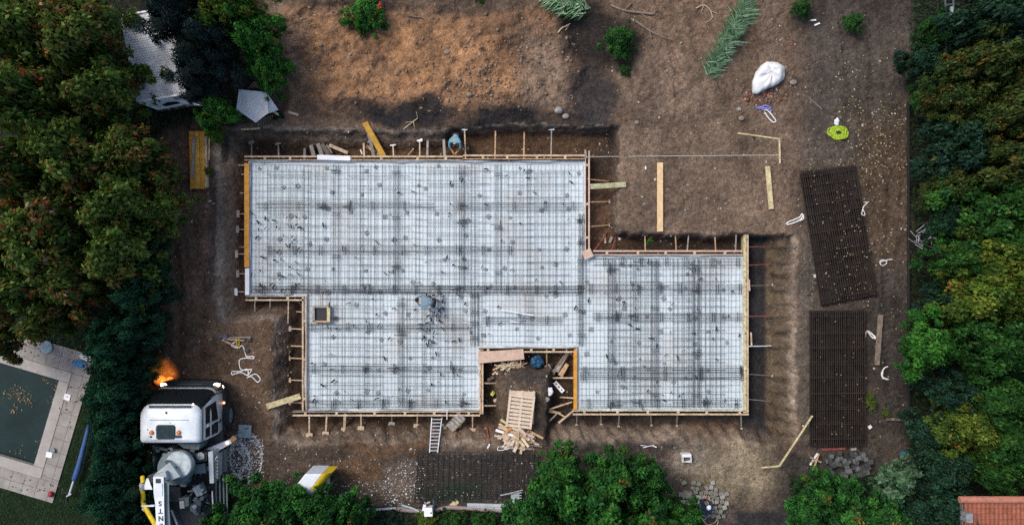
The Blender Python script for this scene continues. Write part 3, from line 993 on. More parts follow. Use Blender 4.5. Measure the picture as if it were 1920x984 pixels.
def plank(p0, p1, w, key, label, name="plank", cat="plank", t=.045, z0=None, z1=None, group=None):
    a = G(*p0, t / 2 + .02) if z0 is None else W(*p0, z0)
    b = G(*p1, t / 2 + .02) if z1 is None else W(*p1, z1)
    return tag(MB().bar(a, b, w, t).build(name, T[key]), label, cat, group)
plank((1237.5, 305), (1237.5, 434), .23, 'fresh', "long tan plank lying alone on the bare soil, reaching the inner trench", z0=.14, z1=.12)
plank((1439, 312), (1446, 392), .19, 'straw', "short straw coloured plank lying near the corner profile and the mesh pile", z0=.1, z1=.1)
plank((1107, 350), (1174, 346), .20, 'green', "thick greenish plank bridging the narrow trench onto the bare soil", z0=-.16, z1=.12, t=.06)
plank((500, 762), (563, 742), .22, 'straw', "yellow-green plank sloping up from the truck side to the form board", z0=.08, z1=-.18, t=.05)
plank((1651, 590), (1644, 684), .20, 'dark', "weathered brown plank lying beside the straight dark mesh pile", z0=.12, z1=.12)
plank((684, 230), (719, 293), .22, 'yellow', "long yellow shuttering board leaning into the upper trench", z0=.12, z1=-.45, t=.05)
plank((691, 250), (701, 294), .13, 'grey', "grey plank leaning beside the long yellow shuttering board", z0=-.1, z1=-.6)
plank((687, 274), (710, 290), .12, 'tan', "orange-brown offcut under the long yellow shuttering board", z0=-.72, z1=-.66)
plank((583, 272), (589, 294), .15, 'grey', "grey offcut in the upper trench, the one by itself nearest the orange corner", z0=-.6, z1=-.7)
plank((596, 269), (604, 292), .15, 'grey', "grey offcut in the upper trench crossing over a steeper one", z0=-.55, z1=-.66)
plank((603, 270), (616, 290), .17, 'dark', "brown-grey wide offcut in the middle of the trench offcuts", z0=-.5, z1=-.62)
plank((611, 272), (622, 288), .12, 'grey', "narrow grey offcut tucked under the long pale trench offcut", z0=-.6, z1=-.72)
plank((617, 272), (652, 287), .13, 'pale', "longest pale offcut lying at an angle in the upper trench", z0=-.45, z1=-.55)
plank((676, 281), (679, 289), .05, 'white', "tiny white stick on the trench floor near the yellow board", "stick", "stick", z0=-.75, z1=-.75)
plank((595, 295), (657, 297), .19, 'white', "white panel lying against the upper form board", "panel_board", "panel", z0=-.2, z1=-.22)
plank((452, 243), (488, 241), .07, 'straw', "thin straw coloured lath at the trench corner by the fallen white roof sheet", z0=.06, z1=.06)
plank((541, 210), (560, 216), .09, 'pale', "small pale stick on the clay beside the fallen white roof sheet", "stick", "stick")
plank((912, 800), (918, 830), .06, 'rustred', "thin red-brown bar on the dark soil beside the stacked pallets", "marker_bar", "bar", t=.04)
plank((918, 832), (914, 840), .06, 'white', "small white broken stick at the end of the red-brown bar", "stick", "stick")
plank((1541, 842), (1585, 840), .09, 'rustred', "red-brown wooden bar along the foot of the straight mesh pile", "wooden_bar", "bar")
plank((1408, 623), (1409, 648), .06, 'pale', "short pale board standing at the slate trench form", "stick", "stick", z0=-.3, z1=-.3)
plank((1404, 524), (1405, 545), .07, 'pink', "small pinkish block on the slate trench form board", "stick", "stick", z0=-.28, z1=-.28)
plank((940, 581), (1000, 591), .035, 'white', "long thin white stick lying on the mesh above the notch", "stick", "stick", t=.03, z0=-.2, z1=-.2)
plank((956, 602), (971, 604), .03, 'white', "short thin white stick lying below the long white one", "stick", "stick", t=.03, z0=-.2, z1=-.2)
plank((1097, 281), (1099, 297), .08, 'grey', "grey post end sticking out at the string line corner", "stick", "post", z0=-.1, z1=-.2)
plank((1210, 312), (1211, 318), .05, 'white', "tiny white chip by the long tan plank", "stick", "chip")
plank((838, 770), (838, 786), .03, 'white', "thin white rod over the form board beside the steps", "rod", "rod", t=.03, z0=-.1, z1=-.2)
plank((1133, 441), (1135, 456), .08, 'pale', "pale offcut on the inner trench floor between two white stones", z0=-.8, z1=-.8)
plank((1147, 444), (1143, 455), .10, 'grey', "grey shard on the inner trench floor beside the pale offcut", z0=-.8, z1=-.8)

# plywood square at the inner corner, plywood sheet in the notch
c = W(1102, 476, -.15)
tag(MB().box(c, (.36, .34, .02), R(24)).build("plywood_board", T['pink']), "small pinkish plywood square lying tilted on the inner corner of the formwork", "plywood")
a = [W(897, 659, -.2), W(981, 654, -.2), W(983, 673, -.2), W(897, 681, -.2)]
tag(MB().prism([(p.x, p.y) for p in reversed(a)], -.2, -.175).build("plywood_board", T['pink']), "long pinkish plywood sheet laid over the head of the notch", "plywood")

# stack of shuttering boards at the tree edge
gs = "boards of the stack at the tree edge"
def stackboard(x0, y0, x1, y1, w, key, z, label, t=.05):
    tag(MB().bar(W(x0, y0, z), W(x1, y1, z), w, t).build("shuttering_board", T[key]), label, "board", gs)
for lay in range(3):
    z = .06 + lay * .06
    for i, x in enumerate((359, 368.5, 378)):
        stackboard(x + lay * .4, 246, x + 2.5, 354, .185, 'orange' if (i + lay) % 2 == 0 else 'yellow', z,
                   "orange-yellow board in the stack of shuttering beside the pale boards")
stackboard(364.5, 255, 360.5, 334, .10, 'grey', .26, "narrow grey board lying on top of the orange stack")
for i, (x, z) in enumerate(((382.5, .1), (387, .06), (385, .16))):
    stackboard(x, 256, x + 2, 352, .11, 'pale', z, "pale timber board leaning along the outer side of the orange stack")
stackboard(393, 249, 391.5, 300, .05, 'straw', .06, "thin pale lath parallel to the orange stack, nearest the pit")

# profiles (batter boards) with the string line
def profile(corners, stakes, label, key='straw'):
    b = G(*corners[0])
    t = thing("batter_board", label, "batter board", b)
    z = .62
    for a, c in zip(corners, corners[1:]):
        MB().bar(W(*a, z), W(*c, z), .05, .09).build("rail", T[key], t)
    for s in stakes:
        MB().bar(W(*s, -.2), W(*s, .6), .06, .06, up=(0, 1, 0)).build("stake", T['pale'], t)
        q = (s[0] + 5, s[1] + 3)
        MB().bar(W(*q, -.05), W(*s, .45), .05, .05, up=(0, 1, 0)).build("stay", T['pale'], t)
    return t
profile([(1383, 250), (1469, 262), (1461, 262), (1462, 306)], [(1411, 254), (1461, 272), (1462, 298)], "pale corner profile of two rails holding the string line near the mesh piles")
profile([(1427, 876), (1461, 873), (1523, 779)], [(1430, 876), (1461, 873), (1506, 798), (1521, 781)], "long angled profile of two pale rails near the dark paver heap")
m = MB().tube([W(1101, 294, -.15), W(1280, 292.5, .2), W(1462, 291, .62)], .011, 4)
tag(m.build("string_line", mat("string", (.5, .48, .42))), "thin pale string stretched from the slab corner to the corner profile", "string")
# ------------------------------------------------------------------ piles of rusty mesh mats
def pile_mat(quad, nlong, ncross, z, label, group, d=.03, m_=None, jit=0.0):
    """quad: four pixel corners TL, TR, BR, BL; long bars run TL->BL"""
    q = [Vector((a[0] + random.uniform(-jit, jit), a[1] + random.uniform(-jit, jit))) for a in quad]
    m = MB()
    for i in range(nlong):
        t = (i + random.uniform(-.12, .12)) / (nlong - 1)
        a, b = q[0].lerp(q[1], t), q[3].lerp(q[2], t)
        m.bar(W(a.x, a.y, z), W(b.x, b.y, z), d, d)
    for i in range(ncross):
        t = (i + .5 + random.uniform(-.1, .1)) / ncross
        a, b = q[0].lerp(q[3], t), q[1].lerp(q[2], t)
        m.bar(W(a.x, a.y, z + d * .9), W(b.x, b.y, z + d * .9), d * .8, d * .8)
    return tag(m.build("rebar_mesh", m_ or rust), label, "rebar mesh", group)
rust_d = mat("dark_rebar", (.022, .0205, .020), rough=.8, var=.5, scale=2)
for k in range(5):
    pile_mat([(1501, 322), (1602, 310), (1643, 553), (1541, 572)], 26, 14, .06 + k * .055,
             "rusty mat in the skewed mesh pile strewn with fallen leaves", "mats of the skewed pile", jit=2.2)
for k in range(6):
    pile_mat([(1519, 582), (1621, 580), (1622, 836), (1519, 837)], 27, 9, .06 + k * .055,
             "dark rusty mat in the straight mesh pile beside the brown plank", "mats of the straight pile", jit=.35)
for k in range(2):
    pile_mat([(778, 848), (1010, 846), (1012, 936), (780, 940)], 24, 20, .03 + k * .03,
             "dark mesh mat lying flat in front of the pallets by the pipes", "mats lying below the pallets", m_=rust_d, jit=5, d=.011)
leaf_scatter("leaf_litter", zones_points([(1510, 1610, 318, 560, 90), (1560, 1640, 380, 560, 70), (1522, 1620, 582, 836, 40), (780, 1010, 850, 935, 30)]), dry, .016, .04, lift=.36)

# ------------------------------------------------------------------ pallets and scrap wood
pal = timber("pallet_wood", (.56, .45, .34), .22)
def pallet(c, ang, z, label):
    c = W(*c, z)
    t = thing("pallet", label, "pallet", c, "stacked pallets")
    ca, sa = math.cos(ang), math.sin(ang)
    def P(u, v, w): return Vector((c.x + u * ca - v * sa, c.y + u * sa + v * ca, z + w))
    LX, LY = 1.0, 1.28
    for k in range(9):
        v = -LY / 2 + .06 + (LY - .12) * k / 8
        MB().bar(P(-LX / 2, v, .125), P(LX / 2, v, .125), .098, .022).build("deck_board", pal, t)
    for u in (-LX / 2 + .04, 0, LX / 2 - .04):
        MB().bar(P(u, -LY / 2, .065), P(u, LY / 2, .065), .085, .09).build("stringer", pal, t)
    for u in (-LX / 2 + .04, LX / 2 - .04):
        MB().bar(P(u, -LY / 2, .145), P(u, LY / 2, .145), .07, .018).build("edge_board", pal, t)
    return t
g0 = gz(980, 760)
pallet((978, 762), R(-3), g0 + .02, "lowest pallet of the stack on the earth ramp in the notch")
pallet((976, 765), R(-6), g0 + .18, "second pallet of the stack, sticking out a little on one side")
pallet((976, 770), R(-7), g0 + .34, "topmost pallet of the stack, its slotted deck fully in view")
wood = [T['pale'], T['pink'], T['tan'], pal, pal, T['straw']]
gw = "wood scraps heaped below the pallets"
def offcut(px, py, a, L, w, z, label, group, m=None):
    c = W(px, py, z)
    d_ = Vector((math.cos(a), math.sin(a), random.uniform(-.22, .22))) * L / 2
    tag(MB().bar(c - d_, c + d_, w, random.uniform(.02, .05), w1=w * random.uniform(.6, 1)).build("wood_offcut", m or random.choice(wood)), label, "wood scrap", group)
for k in range(78):
    px, py = random.gauss(973, 13), random.gauss(813, 9.5)
    a = random.choice([R(-35), R(-30), R(-42), R(-10), R(-5), R(5), R(60)]) + random.gauss(0, .25)
    offcut(px, py, a, random.uniform(.35, .95), random.uniform(.05, .13), g0 + .05 + .5 * math.exp(-((px - 974) / 20) ** 2 - ((py - 810) / 14) ** 2) * random.random() + .05,
           "splintered pale wood offcut in the heap below the pallet stack", gw)
offcut(946, 811, R(-18), .72, .10, g0 + .38, "white painted batten sticking out of the scrap heap", None, T['white'])
offcut(941, 818, R(-8), .6, .06, g0 + .22, "thin pale lath under the white painted batten", None)
offcut(967, 839, R(-3), 1.25, .10, g0 + .1, "long grey-brown batten at the foot of the scrap heap", None, T['grey'])
offcut(995, 834, R(-6), .9, .07, g0 + .16, "dark batten at the foot of the scrap heap next to the leafy tree", None, T['dark'])
offcut(952, 807, R(38), .36, .10, g0 + .5, "orange bent strip on the scrap heap", None, mat("orange_strip", (.55, .22, .06)))
gk = "sticks under the plywood sheet"
for k in range(22):
    px = random.uniform(930, 975); py = 685 + (px - 930) * -.05 + random.uniform(-2, 12) * (1 - (px - 930) / 70)
    offcut(px, py, random.gauss(R(25), .45), random.uniform(.3, .75), random.uniform(.03, .07), -.55 + random.uniform(0, .2), "thin pale stick in the tangle under the plywood sheet", gk)
for (px, py, a, L, w, key, lab) in [(1047, 684, R(56), .95, .15, 'dark', "dark split log beside the notch shuttering, the outer one"), (1055, 677, R(60), .95, .14, 'grey', "grey split log lying between the dark log and the tan piece"),
                           (1057, 693, R(58), .55, .2, 'tan', "light tan wood piece beside the grey split logs"), (1034, 692, R(-60), .5, .04, 'grey', "thin grey stick at the edge of the earth ramp by the logs"),
                           (1040, 772, R(-12), .5, .12, 'tan', "tan broken board end below the notch corner"), (1061, 781, R(38), .75, .08, 'pale', "pale batten leaning below the notch corner"),
                           (1036, 783, R(44), .55, .06, 'grey', "grey batten below the notch corner, nearest the pallets"), (1052, 777, R(-30), .5, .06, 'straw', "short straw coloured batten crossing the broken board"),
                           (1051, 760, R(18), .95, .06, 'pale', "long thin lath over the lower notch corner")]:
    offcut(px, py, a, L, w, -.55, lab, None, T[key])
blue = mat("blue_sheet", (.012, .06, .12), rough=.45, var=.5, scale=6, bump=.6, bscale=6)
m = MB()
c = W(1007, 677, -.6)
for k in range(14):
    a = k * 2.4; r = .05 + .13 * (k / 14) ** .5
    m.ball(c + Vector((r * math.cos(a), r * math.sin(a), .05 + .10 * random.random())), .11 + .05 * random.random(), 9, 6, (1, 1, .7))
tag(m.build("tarpaulin", blue, smooth=True), "crumpled dark blue tarpaulin bundle in the notch beside the plywood", "tarpaulin")
sg = thing("sign_board", "small white printed board lying beside the earth ramp in the notch", "sign", W(1048, 725, -.75))
MB().box(W(1048, 725, -.72), (.52, .17, .02), R(-48)).build("panel", T['white'], sg)
for k in range(3):
    q = W(1048 + (k - 1) * 5, 725 + (k - 1) * 5.5, -.706)
    MB().box(q, (.07, .05 + .02 * (k % 2), .004), R(-48)).build("printed_mark", T['dark'], sg)
yg = mat("yellow_green_plastic", (.42, .45, .08), rough=.5, var=.3)
cn = thing("canister", "small yellow-green canister on the notch floor beside the earth ramp", "canister", W(924, 737, -.88))
MB().box(W(924, 737, -.74), (.20, .14, .24), R(55)).build("body", yg, cn, bevel=.03)
MB().cyl(W(925, 735, -.62), .025, .05, 10).build("cap", T['dark'], cn)
for (px, py, s, lab) in [(917, 711, .12, "small pinkish block on the notch floor, nearer the plywood"), (922, 708, .13, "small brown block beside the pinkish one on the notch floor"),
                         (929, 750, .12, "small grey block near the yellow-green canister")]:
    o = MB().box(W(px, py, gz(px, py) + s * .4), (s * 1.4, s, s * .8), R(20)).build("concrete_block", T['pink'] if s == .12 else T['dark'], bevel=.01)
    tag(o, lab, "block")
# pale lump of torn foil on the ramp edge
foil = mat("white_foil", (.62, .63, .64), rough=.4, var=.25, scale=9, bump=.5, bscale=15)
def crumple(px, py, r, label, z=None, m_=foil, name="torn_foil", cat="foil", n=9, sq=.5):
    m = MB()
    b = G(px, py) if z is None else W(px, py, z)
    for k in range(n):
        a = random.uniform(0, 6.28)
        m.ball(b + Vector((math.cos(a), math.sin(a), 0)) * r * random.uniform(.1, .8) + Vector((0, 0, r * .25)), r * random.uniform(.25, .6), 7, 5, (1, 1, sq))
    tag(m.build(name, m_), label, cat)
crumple(1029, 732, .19, "crumpled white foil on the edge of the earth ramp")
crumple(1026, 748, .10, "small crumpled grey foil scrap lower on the earth ramp edge", m_=T['grey'])
crumple(1571, 228, .15, "small crumpled white sack next to the yellow-green hose coil", name="small_sack", cat="sack")

# ------------------------------------------------------------------ pavers
pav = mat("paver", (.20, .188, .165), rough=.9, var=.4, scale=5, bump=.3)
pav_s = [pav, mat("paver_light", (.27, .255, .22), rough=.9, var=.35, scale=7, bump=.3), mat("paver_brown", (.165, .15, .125), rough=.9, var=.4, scale=6, bump=.3), mat("paver_mossy", (.15, .155, .12), rough=.9, var=.4, scale=6, bump=.3)]
pav_d = mat("dark_paver", (.062, .066, .066), rough=.9, var=.5, scale=5, bump=.3)
pav_ds = [pav_d, mat("dark_paver_pale", (.105, .11, .108), rough=.9, var=.4, scale=6), mat("dark_paver_black", (.04, .043, .044), rough=.9, var=.4, scale=6)]
def paver(px, py, rz, z, m_, label, group, s=.165):
    o = MB().box((0, 0, s * .4), (s * random.uniform(.85, 1.25), s * random.uniform(.85, 1.1), s * .8)).build("paver", m_, bevel=.012)
    o.location = W(px, py, z)
    o.rotation_euler = (random.uniform(-.08, .08), random.uniform(-.08, .08), rz)
    tag(o, label, "paver", group)
rows = [(914, 1290, 1350, .75), (905, 1282, 1345, .5), (923, 1276, 1366, 1), (931, 1282, 1362, 1), (940, 1280, 1362, .95), (949, 1322, 1362, 1), (957, 1324, 1358, 1), (965, 1328, 1356, .95), (896, 1300, 1340, .25)]
for y, xa, xb, pr in rows:
    x = xa
    while x < xb:
        if random.random() < pr and not (1308 < x < 1324 and 936 < y < 968):
            py = y + random.uniform(-2.6, 2.6)
            paver(x, py, random.gauss(0, .3), gz(x, py) + random.choice((0, 0, .02, .06)), random.choice(pav_s), "pale grey paving block in the loose heap around the crouching worker", "pavers of the pale heap")
        x += random.uniform(8.0, 10.4)
for k in range(84):
    x, y = random.uniform(1547, 1632), random.uniform(848, 892)
    if (x - 1590) ** 2 / 44 ** 2 + (y - 870) ** 2 / 26 ** 2 > 1: continue
    paver(x, y, random.gauss(.15, .3), gz(x, y) + .16 * random.random(), random.choice(pav_ds), "dark grey paving block in the dark heap below the straight mesh pile", "pavers of the dark heap", .17)

# ------------------------------------------------------------------ ladder, steps, tool box
alu = mat("aluminium", (.42, .44, .45), rough=.4, metal=.6, var=.2)
def ladder(p0, p1, wpx0, wpx1, z0, z1, n, label, m_=alu):
    t = thing("ladder", label, "ladder", W(*p1, z1))
    def e(p, w, z): return W(p[0] - w / 2, p[1], z), W(p[0] + w / 2, p[1], z)
    a0, a1 = e(p0, wpx0, z0)
    b0, b1 = e(p1, wpx1, z1)
    MB().bar(a0, b0, .035, .07).build("side_rail", m_, t)
    MB().bar(a1, b1, .035, .07).build("side_rail", m_, t)
    for k in range(n):
        f = (k + .4) / n
        MB().bar(a0.lerp(b0, f), a1.lerp(b1, f), .045, .04).build("rung", m_, t)
ladder((819, 783), (813, 848), 19, 15, -.38, .10, 10, "aluminium ladder leaning from the trench onto the dark ground")
st = thing("step_ladder", "dark folding steps with wide treads leaning in the trench beside the ladder", "steps", W(855, 795, -.8))
pa, pb = Vector((866, 779)), Vector((843, 803))
sd = Vector((.72, .69))
for s in (-9, 9):
    a, b = pa + sd * s, pb + sd * s
    MB().bar(W(a.x, a.y, -.25), W(b.x, b.y, -.55), .05, .08).build("side_rail", T['dark'], st)
for k in range(5):
    c = pa.lerp(pb, (k + .3) / 5)
    a, b = c - sd * 8, c + sd * 8
    z = -.25 - .3 * (k + .3) / 5 + .03
    MB().bar(W(a.x, a.y, z), W(b.x, b.y, z), .12 if k < 4 else .2, .03).build("tread", T['grey'], st)
tag(MB().box(W(835, 801, -.7), (.14, .13, .1), R(-20)).build("concrete_block", T['grey'], bevel=.01), "small grey block in front of the dark folding steps", "block")
ybox = mat("yellow_paint", (.50, .36, .03), rough=.5, var=.25)
blk = mat("black_plastic", (.02, .02, .022), rough=.5)
tb = thing("tool_case", "small yellow tool case with black marks beside the ladder", "tool case", W(860, 797, -.8))
MB().box(W(860, 797, -.68), (.22, .15, .12), R(-20)).build("body", ybox, tb, bevel=.02)
for k in (-1, 0, 1):
    MB().box(W(860 + k * 2.6, 797 + k * 1.1, -.617), (.03, .08, .006), R(-20)).build("black_mark", blk, tb)
MB().bar(W(857, 794, -.6), W(863, 796, -.6), .02, .05).build("handle", blk, tb)

# ------------------------------------------------------------------ slings, ropes, hose, sacks
sl_w = mat("white_strap", (.66, .64, .61), rough=.8, var=.15)
def smooth_path(pts, sub=6):
    P = [Vector(p) for p in pts]
    o = []
    for i in range(len(P) - 1):
        p0, p1, p2, p3 = P[max(0, i - 1)], P[i], P[i + 1], P[min(len(P) - 1, i + 2)]
        for k in range(sub):
            t = k / sub
            o.append(.5 * ((2 * p1) + (-p0 + p2) * t + (2 * p0 - 5 * p1 + 4 * p2 - p3) * t * t + (-p0 + 3 * p1 - 3 * p2 + p3) * t ** 3))
    o.append(P[-1])
    return o
def sling(pts, label, m_=sl_w, r=.026, dz=.03, name="lifting_sling", cat="sling", zs=None):
    q = smooth_path([(a[0], a[1]) for a in pts])
    m = MB()
    P = []
    for i, p in enumerate(q):
        z = (gz(p.x, p.y) if zs is None else zs) + dz + (.02 if i % 3 == 0 else 0)
        P.append(W(p.x, p.y, z))
    m.tube(P, r, 6)
    tag(m.build(name, m_, smooth=True), label, cat)
sling([(1507, 402), (1499, 413), (1478, 421), (1477, 417), (1498, 408), (1504, 401), (1507, 409), (1500, 414)], "white sling loop on bare soil between the short straw plank and the skewed mesh pile")
sling([(1629, 378), (1622, 384), (1618, 391), (1622, 402), (1616, 402), (1619, 388), (1626, 380), (1620, 379)], "thin white sling curled at the far edge of the skewed mesh pile", r=.016, zs=.34)
sling([(1673, 486), (1662, 488), (1650, 492), (1655, 498), (1663, 492), (1655, 487), (1649, 491)], "white sling loop on the leafy soil beside the middle of the skewed mesh pile", r=.02)
sling([(1538, 508), (1535, 518), (1527, 519), (1531, 514), (1537, 520), (1525, 515)], "small knotted white sling at the lower corner of the skewed mesh pile")
sling([(1622, 634), (1625, 621), (1634, 626), (1645, 637), (1640, 630), (1627, 620), (1636, 633), (1646, 634)], "white sling loop caught under the weathered brown plank")
sling([(1664, 687), (1658, 690), (1653, 700), (1656, 709), (1666, 711), (1655, 706), (1656, 694)], "white S-shaped sling lying alone below the weathered brown plank")
sling([(443, 640), (434, 647), (446, 652), (455, 648), (460, 662), (463, 668), (475, 668), (476, 672), (462, 671), (450, 674), (449, 684), (452, 692), (462, 694), (472, 692), (464, 703), (452, 698), (436, 702),
       (436, 696), (450, 696), (464, 692), (466, 706), (470, 704), (480, 701), (488, 710), (483, 716), (472, 706), (463, 708)], "long tangled white rope on the soil in front of the truck", name="rope", cat="rope", r=.024)
sling([(935, 836), (933, 843), (944, 843), (948, 838), (942, 836), (952, 831), (948, 842), (955, 839), (949, 831)], "tangled white cable by the foot of the scrap heap", name="cable", cat="cable", r=.018)
bl_r = mat("blue_rope", (.16, .18, .42), rough=.8, var=.5, scale=20)
sling([(1416, 200), (1424, 204), (1432, 198), (1442, 200), (1446, 206), (1436, 203), (1426, 201), (1434, 208), (1438, 199), (1420, 203), (1444, 204)], "tangled blue rope heaped beside the brick rubble", bl_r, .028, name="rope", cat="rope")
sling([(1433, 206), (1440, 208), (1452, 222), (1455, 228), (1449, 229), (1440, 220), (1433, 209)], "white sling loop hanging out of the tangled blue rope")
sling([(1316, 970), (1326, 982), (1340, 979), (1345, 968), (1338, 960)], "pale hose curve outermost on the ground by the crouching worker", T['pale'], .022, name="hose", cat="hose")
sling([(1320, 985), (1334, 992), (1346, 980), (1343, 966), (1330, 966), (1320, 974)], "pale hose ring crossing the outermost hose curve", T['pale'], .022, name="hose", cat="hose", dz=.07)
lime = mat("lime_hose", (.30, .42, .025), rough=.6, var=.45, scale=12)
m = MB()
pts = []
for k in range(140):
    a = k / 140 * 2 * math.pi * 7
    r = .20 + .19 * ((k * 37) % 140) / 140
    r = .12 + .036 * (k // 20) + .02 * math.sin(k * 1.7)
    c = W(1572, 249.5, gz(1572, 249))
    pts.append(c + Vector((r * math.cos(a) * 1.12, r * math.sin(a) * .78, .03 + .012 * (k % 20) / 4)))
m.tube(pts, .024, 6)
m.tube([W(1556, 255, .05), W(1551, 250, .05), W(1553, 242, .05), W(1560, 239, .06), W(1568, 238, .07)], .022, 6)
tag(m.build("hose_coil", lime, smooth=True), "bright yellow-green hose coil on the trodden soil", "hose coil")
m = MB().tube([W(1515, 182, .03), W(1528, 193, .03), W(1541, 205, .02)], .012, 5)
tag(m.build("stick", T['grey']), "thin grey stick on the trodden soil between white bag and hose coil", "stick")

# big white bag
bagm = mat("white_bag", (.62, .625, .62), rough=.6, var=.12, scale=3, bump=.7, bscale=2.5)
bg = thing("big_bag", "large white builder's bag half collapsed on the brick rubble", "big bag", G(1440, 146))
out_px = [(1411, 162), (1413, 149), (1420, 134), (1431, 121), (1442, 118), (1456, 119), (1468, 125), (1470, 138), (1466, 151), (1453, 160), (1440, 165), (1430, 170), (1421, 175), (1414, 173)]
loops = []
oc = [Vector((x - 1441, y - 145)) for x, y in reversed(out_px)]
oc = smooth_path([tuple(p) for p in oc + [oc[0]]], 5)[:-1]
gb_ = gz(1440, 146)
for q, (f, z) in enumerate(((1.0, .02), (1.05, .08), (1.06, .16), (1.02, .25), (.95, .33), (.84, .40), (.70, .44), (.54, .43), (.36, .41), (.16, .42))):
    lp = []
    for i_, p in enumerate(oc):
        an = math.atan2(p.y, p.x)
        fold = .018 * math.sin(11 * an + q * .5) + .012 * math.sin(17 * an - q * .8) + .022 * math.sin(5 * an + 1.3 * q)
        ff = f * (1 + .8 * fold * (1 if q < 5 else .25))
        lp.append(W(1441 + p.x * ff + (1 - f) * 7 * (q > 4), 145 + p.y * ff - (1 - f) * 9 * (q > 4), gb_ + z + .02 * math.sin(7 * an + q * .4) * (q > 1) + .03 * math.sin(3 * an - .5 * q) * (q > 2)))
    loops.append(lp)
MB().loft(loops).build("bag_body", bagm, bg, smooth=True)
MB().tube([W(1418, 168, .3), W(1414, 173, .2), W(1417, 176, .15), W(1422, 172, .25)], .025, 6).build("lifting_loop", bagm, bg, smooth=True)
MB().tube([W(1430, 124, .32), W(1436, 118, .2), W(1446, 117, .2), W(1455, 121, .33)], .022, 6).build("lifting_loop", bagm, bg, smooth=True)

# white box with open front on the sandy patch
cr = thing("wooden_crate", "white open-fronted box standing on the sandy patch", "crate", G(1287, 858))
z = gz(1287, 858)
def crb(px, py, sx, sy, h, zc): return MB().box(W(px, py, z + zc), (sx, sy, h))
crb(1286, 852, .36, .12, .36, .19).build("top_panel", T['white'], cr)
crb(1279.5, 859, .03, .26, .32, .17).build("side_panel", T['white'], cr)
crb(1294.5, 859, .03, .26, .32, .17).build("side_panel", T['white'], cr)
crb(1287, 864.5, .36, .05, .12, .08).build("front_panel", T['white'], cr)
crb(1287, 859, .30, .22, .03, .05).build("floor_panel", T['dark'], cr)
m = MB().tube([W(1301 + 4 * math.cos(a / 3), 862 + 5 * math.sin(a / 3), gz(1301, 862) + .03) for a in range(18)], .02, 5)
tag(m.build("wire_coil", T['grey'], smooth=True), "small grey wire coil beside the white open box", "wire coil")
m = MB().tube([W(x, y, gz(x, y) + .04) for x, y in ((1201, 834), (1212, 836), (1222, 835), (1231, 838))], .022, 5).tube([W(1205, 839, .05), W(1226, 834, .06)], .018, 5)
tag(m.build("metal_bracket", alu), "small bright metal bracket on the dark slope below the right hand wing", "bracket")

# square box form in the slab
bx = thing("box_form", "square timber box form with a dark opening, set into the slab", "box form", W(604, 588, ZS))
for (p, q, key, w) in [((589, 576), (589, 603), 'grey', .09), ((617, 574), (617, 603), 'straw', .12), ((588, 575), (614, 575), 'grey', .06), ((588, 602), (614, 602), 'tan', .06)]:
    MB().bar(W(*p, ZS + .16), W(*q, ZS + .16), w, .28).build("side_board", T[key], bx)
MB().box(W(603, 588.5, ZS + .17), (.46, .46, .02)).build("opening", blk, bx)
MB().bar(W(618, 567, ZS + .3), W(617, 576, ZS + .3), .05, .05).build("hook", blk, bx)
MB().prism([tuple(W(x, y, 0))[:2] for x, y in ((622, 601), (622, 594), (631, 594), (627, 600))], ZS + .1, ZS + .16).build("flap", blk, bx)

# tripod with instrument lying in front of the truck
tp = thing("survey_tripod", "folded survey tripod with blue-grey head lying on the soil before the truck", "tripod", G(440, 635))
dark_b = mat("blue_grey_plastic", (.07, .075, .12), rough=.5)
z = gz(440, 635)
MB().box(W(415, 630.5, z + .1), (.20, .12, .16), R(8)).build("head", dark_b, tp, bevel=.02)
MB().cyl(W(424, 630, z + .04), .085, .14, 14).build("head_ring", dark_b, tp)
for a, b, k in (((426, 633), (470, 632), 'grey'), ((418, 635), (458, 638), 'pale'), ((416, 637), (450, 652), 'pale')):
    MB().bar(W(*a, z + .08), W(*b, z + .05), .045, .04).build("leg", T[k], tp)
sling([(445, 632), (444, 646), (448, 646), (448, 634)], "short yellow strap across the survey tripod", ybox, .02, dz=.08)
for (px, py, lab) in [(467, 637, "small dark green stone by the survey tripod leg"), (463, 657, "small dark green stone beside the tangled white rope")]:
    tag(MB().ball(G(px, py, .05), .10, 8, 6, (1.1, .9, .7)).build("rock", pav_d), lab, "rock")
# bigger stones
for i, (px, py, s, lab) in enumerate([(1048, 207, .17, "grey boulder at the lower edge of the clay heap, the wider of two"), (1060, 218, .15, "grey boulder beside the wider one at the clay heap edge"),
                           (1194, 230, .12, "grey-brown stone above the pit corner"), (1390, 222, .13, "brown stone on the bare plain between the blue rope and corner profile"), (1487, 155, .16, "brown clod of clay beside the white bag"),
                           (1386, 205, .10, "pale round stone next to the blue rope"), (838, 98, .13, "tan clod on the clay heap"), (880, 178, .12, "pale tan clod on the lower clay heap"), (1162, 448, .07, "white stone on the inner trench floor")]):
    v = ICO_V * (1 + .15 * rng.standard_normal((12, 1))) * s * np.array((1.2, 1, .8))
    b = G(px, py, s * .3)
    m = MB(); m.add([tuple(q + np.array(b)) for q in v], [tuple(f) for f in ICO_F])
    o = m.build("rock", T['white'] if 'white' in lab and s < .08 else mat("rock_%d" % i, (.22, .18, .145) if 'tan' in lab or 'brown' in lab else (.25, .235, .215), var=.3, bump=.4))
    sd_ = o.modifiers.new("round", 'SUBSURF'); sd_.levels = 2; sd_.render_levels = 2
    tag(o, lab, "rock")
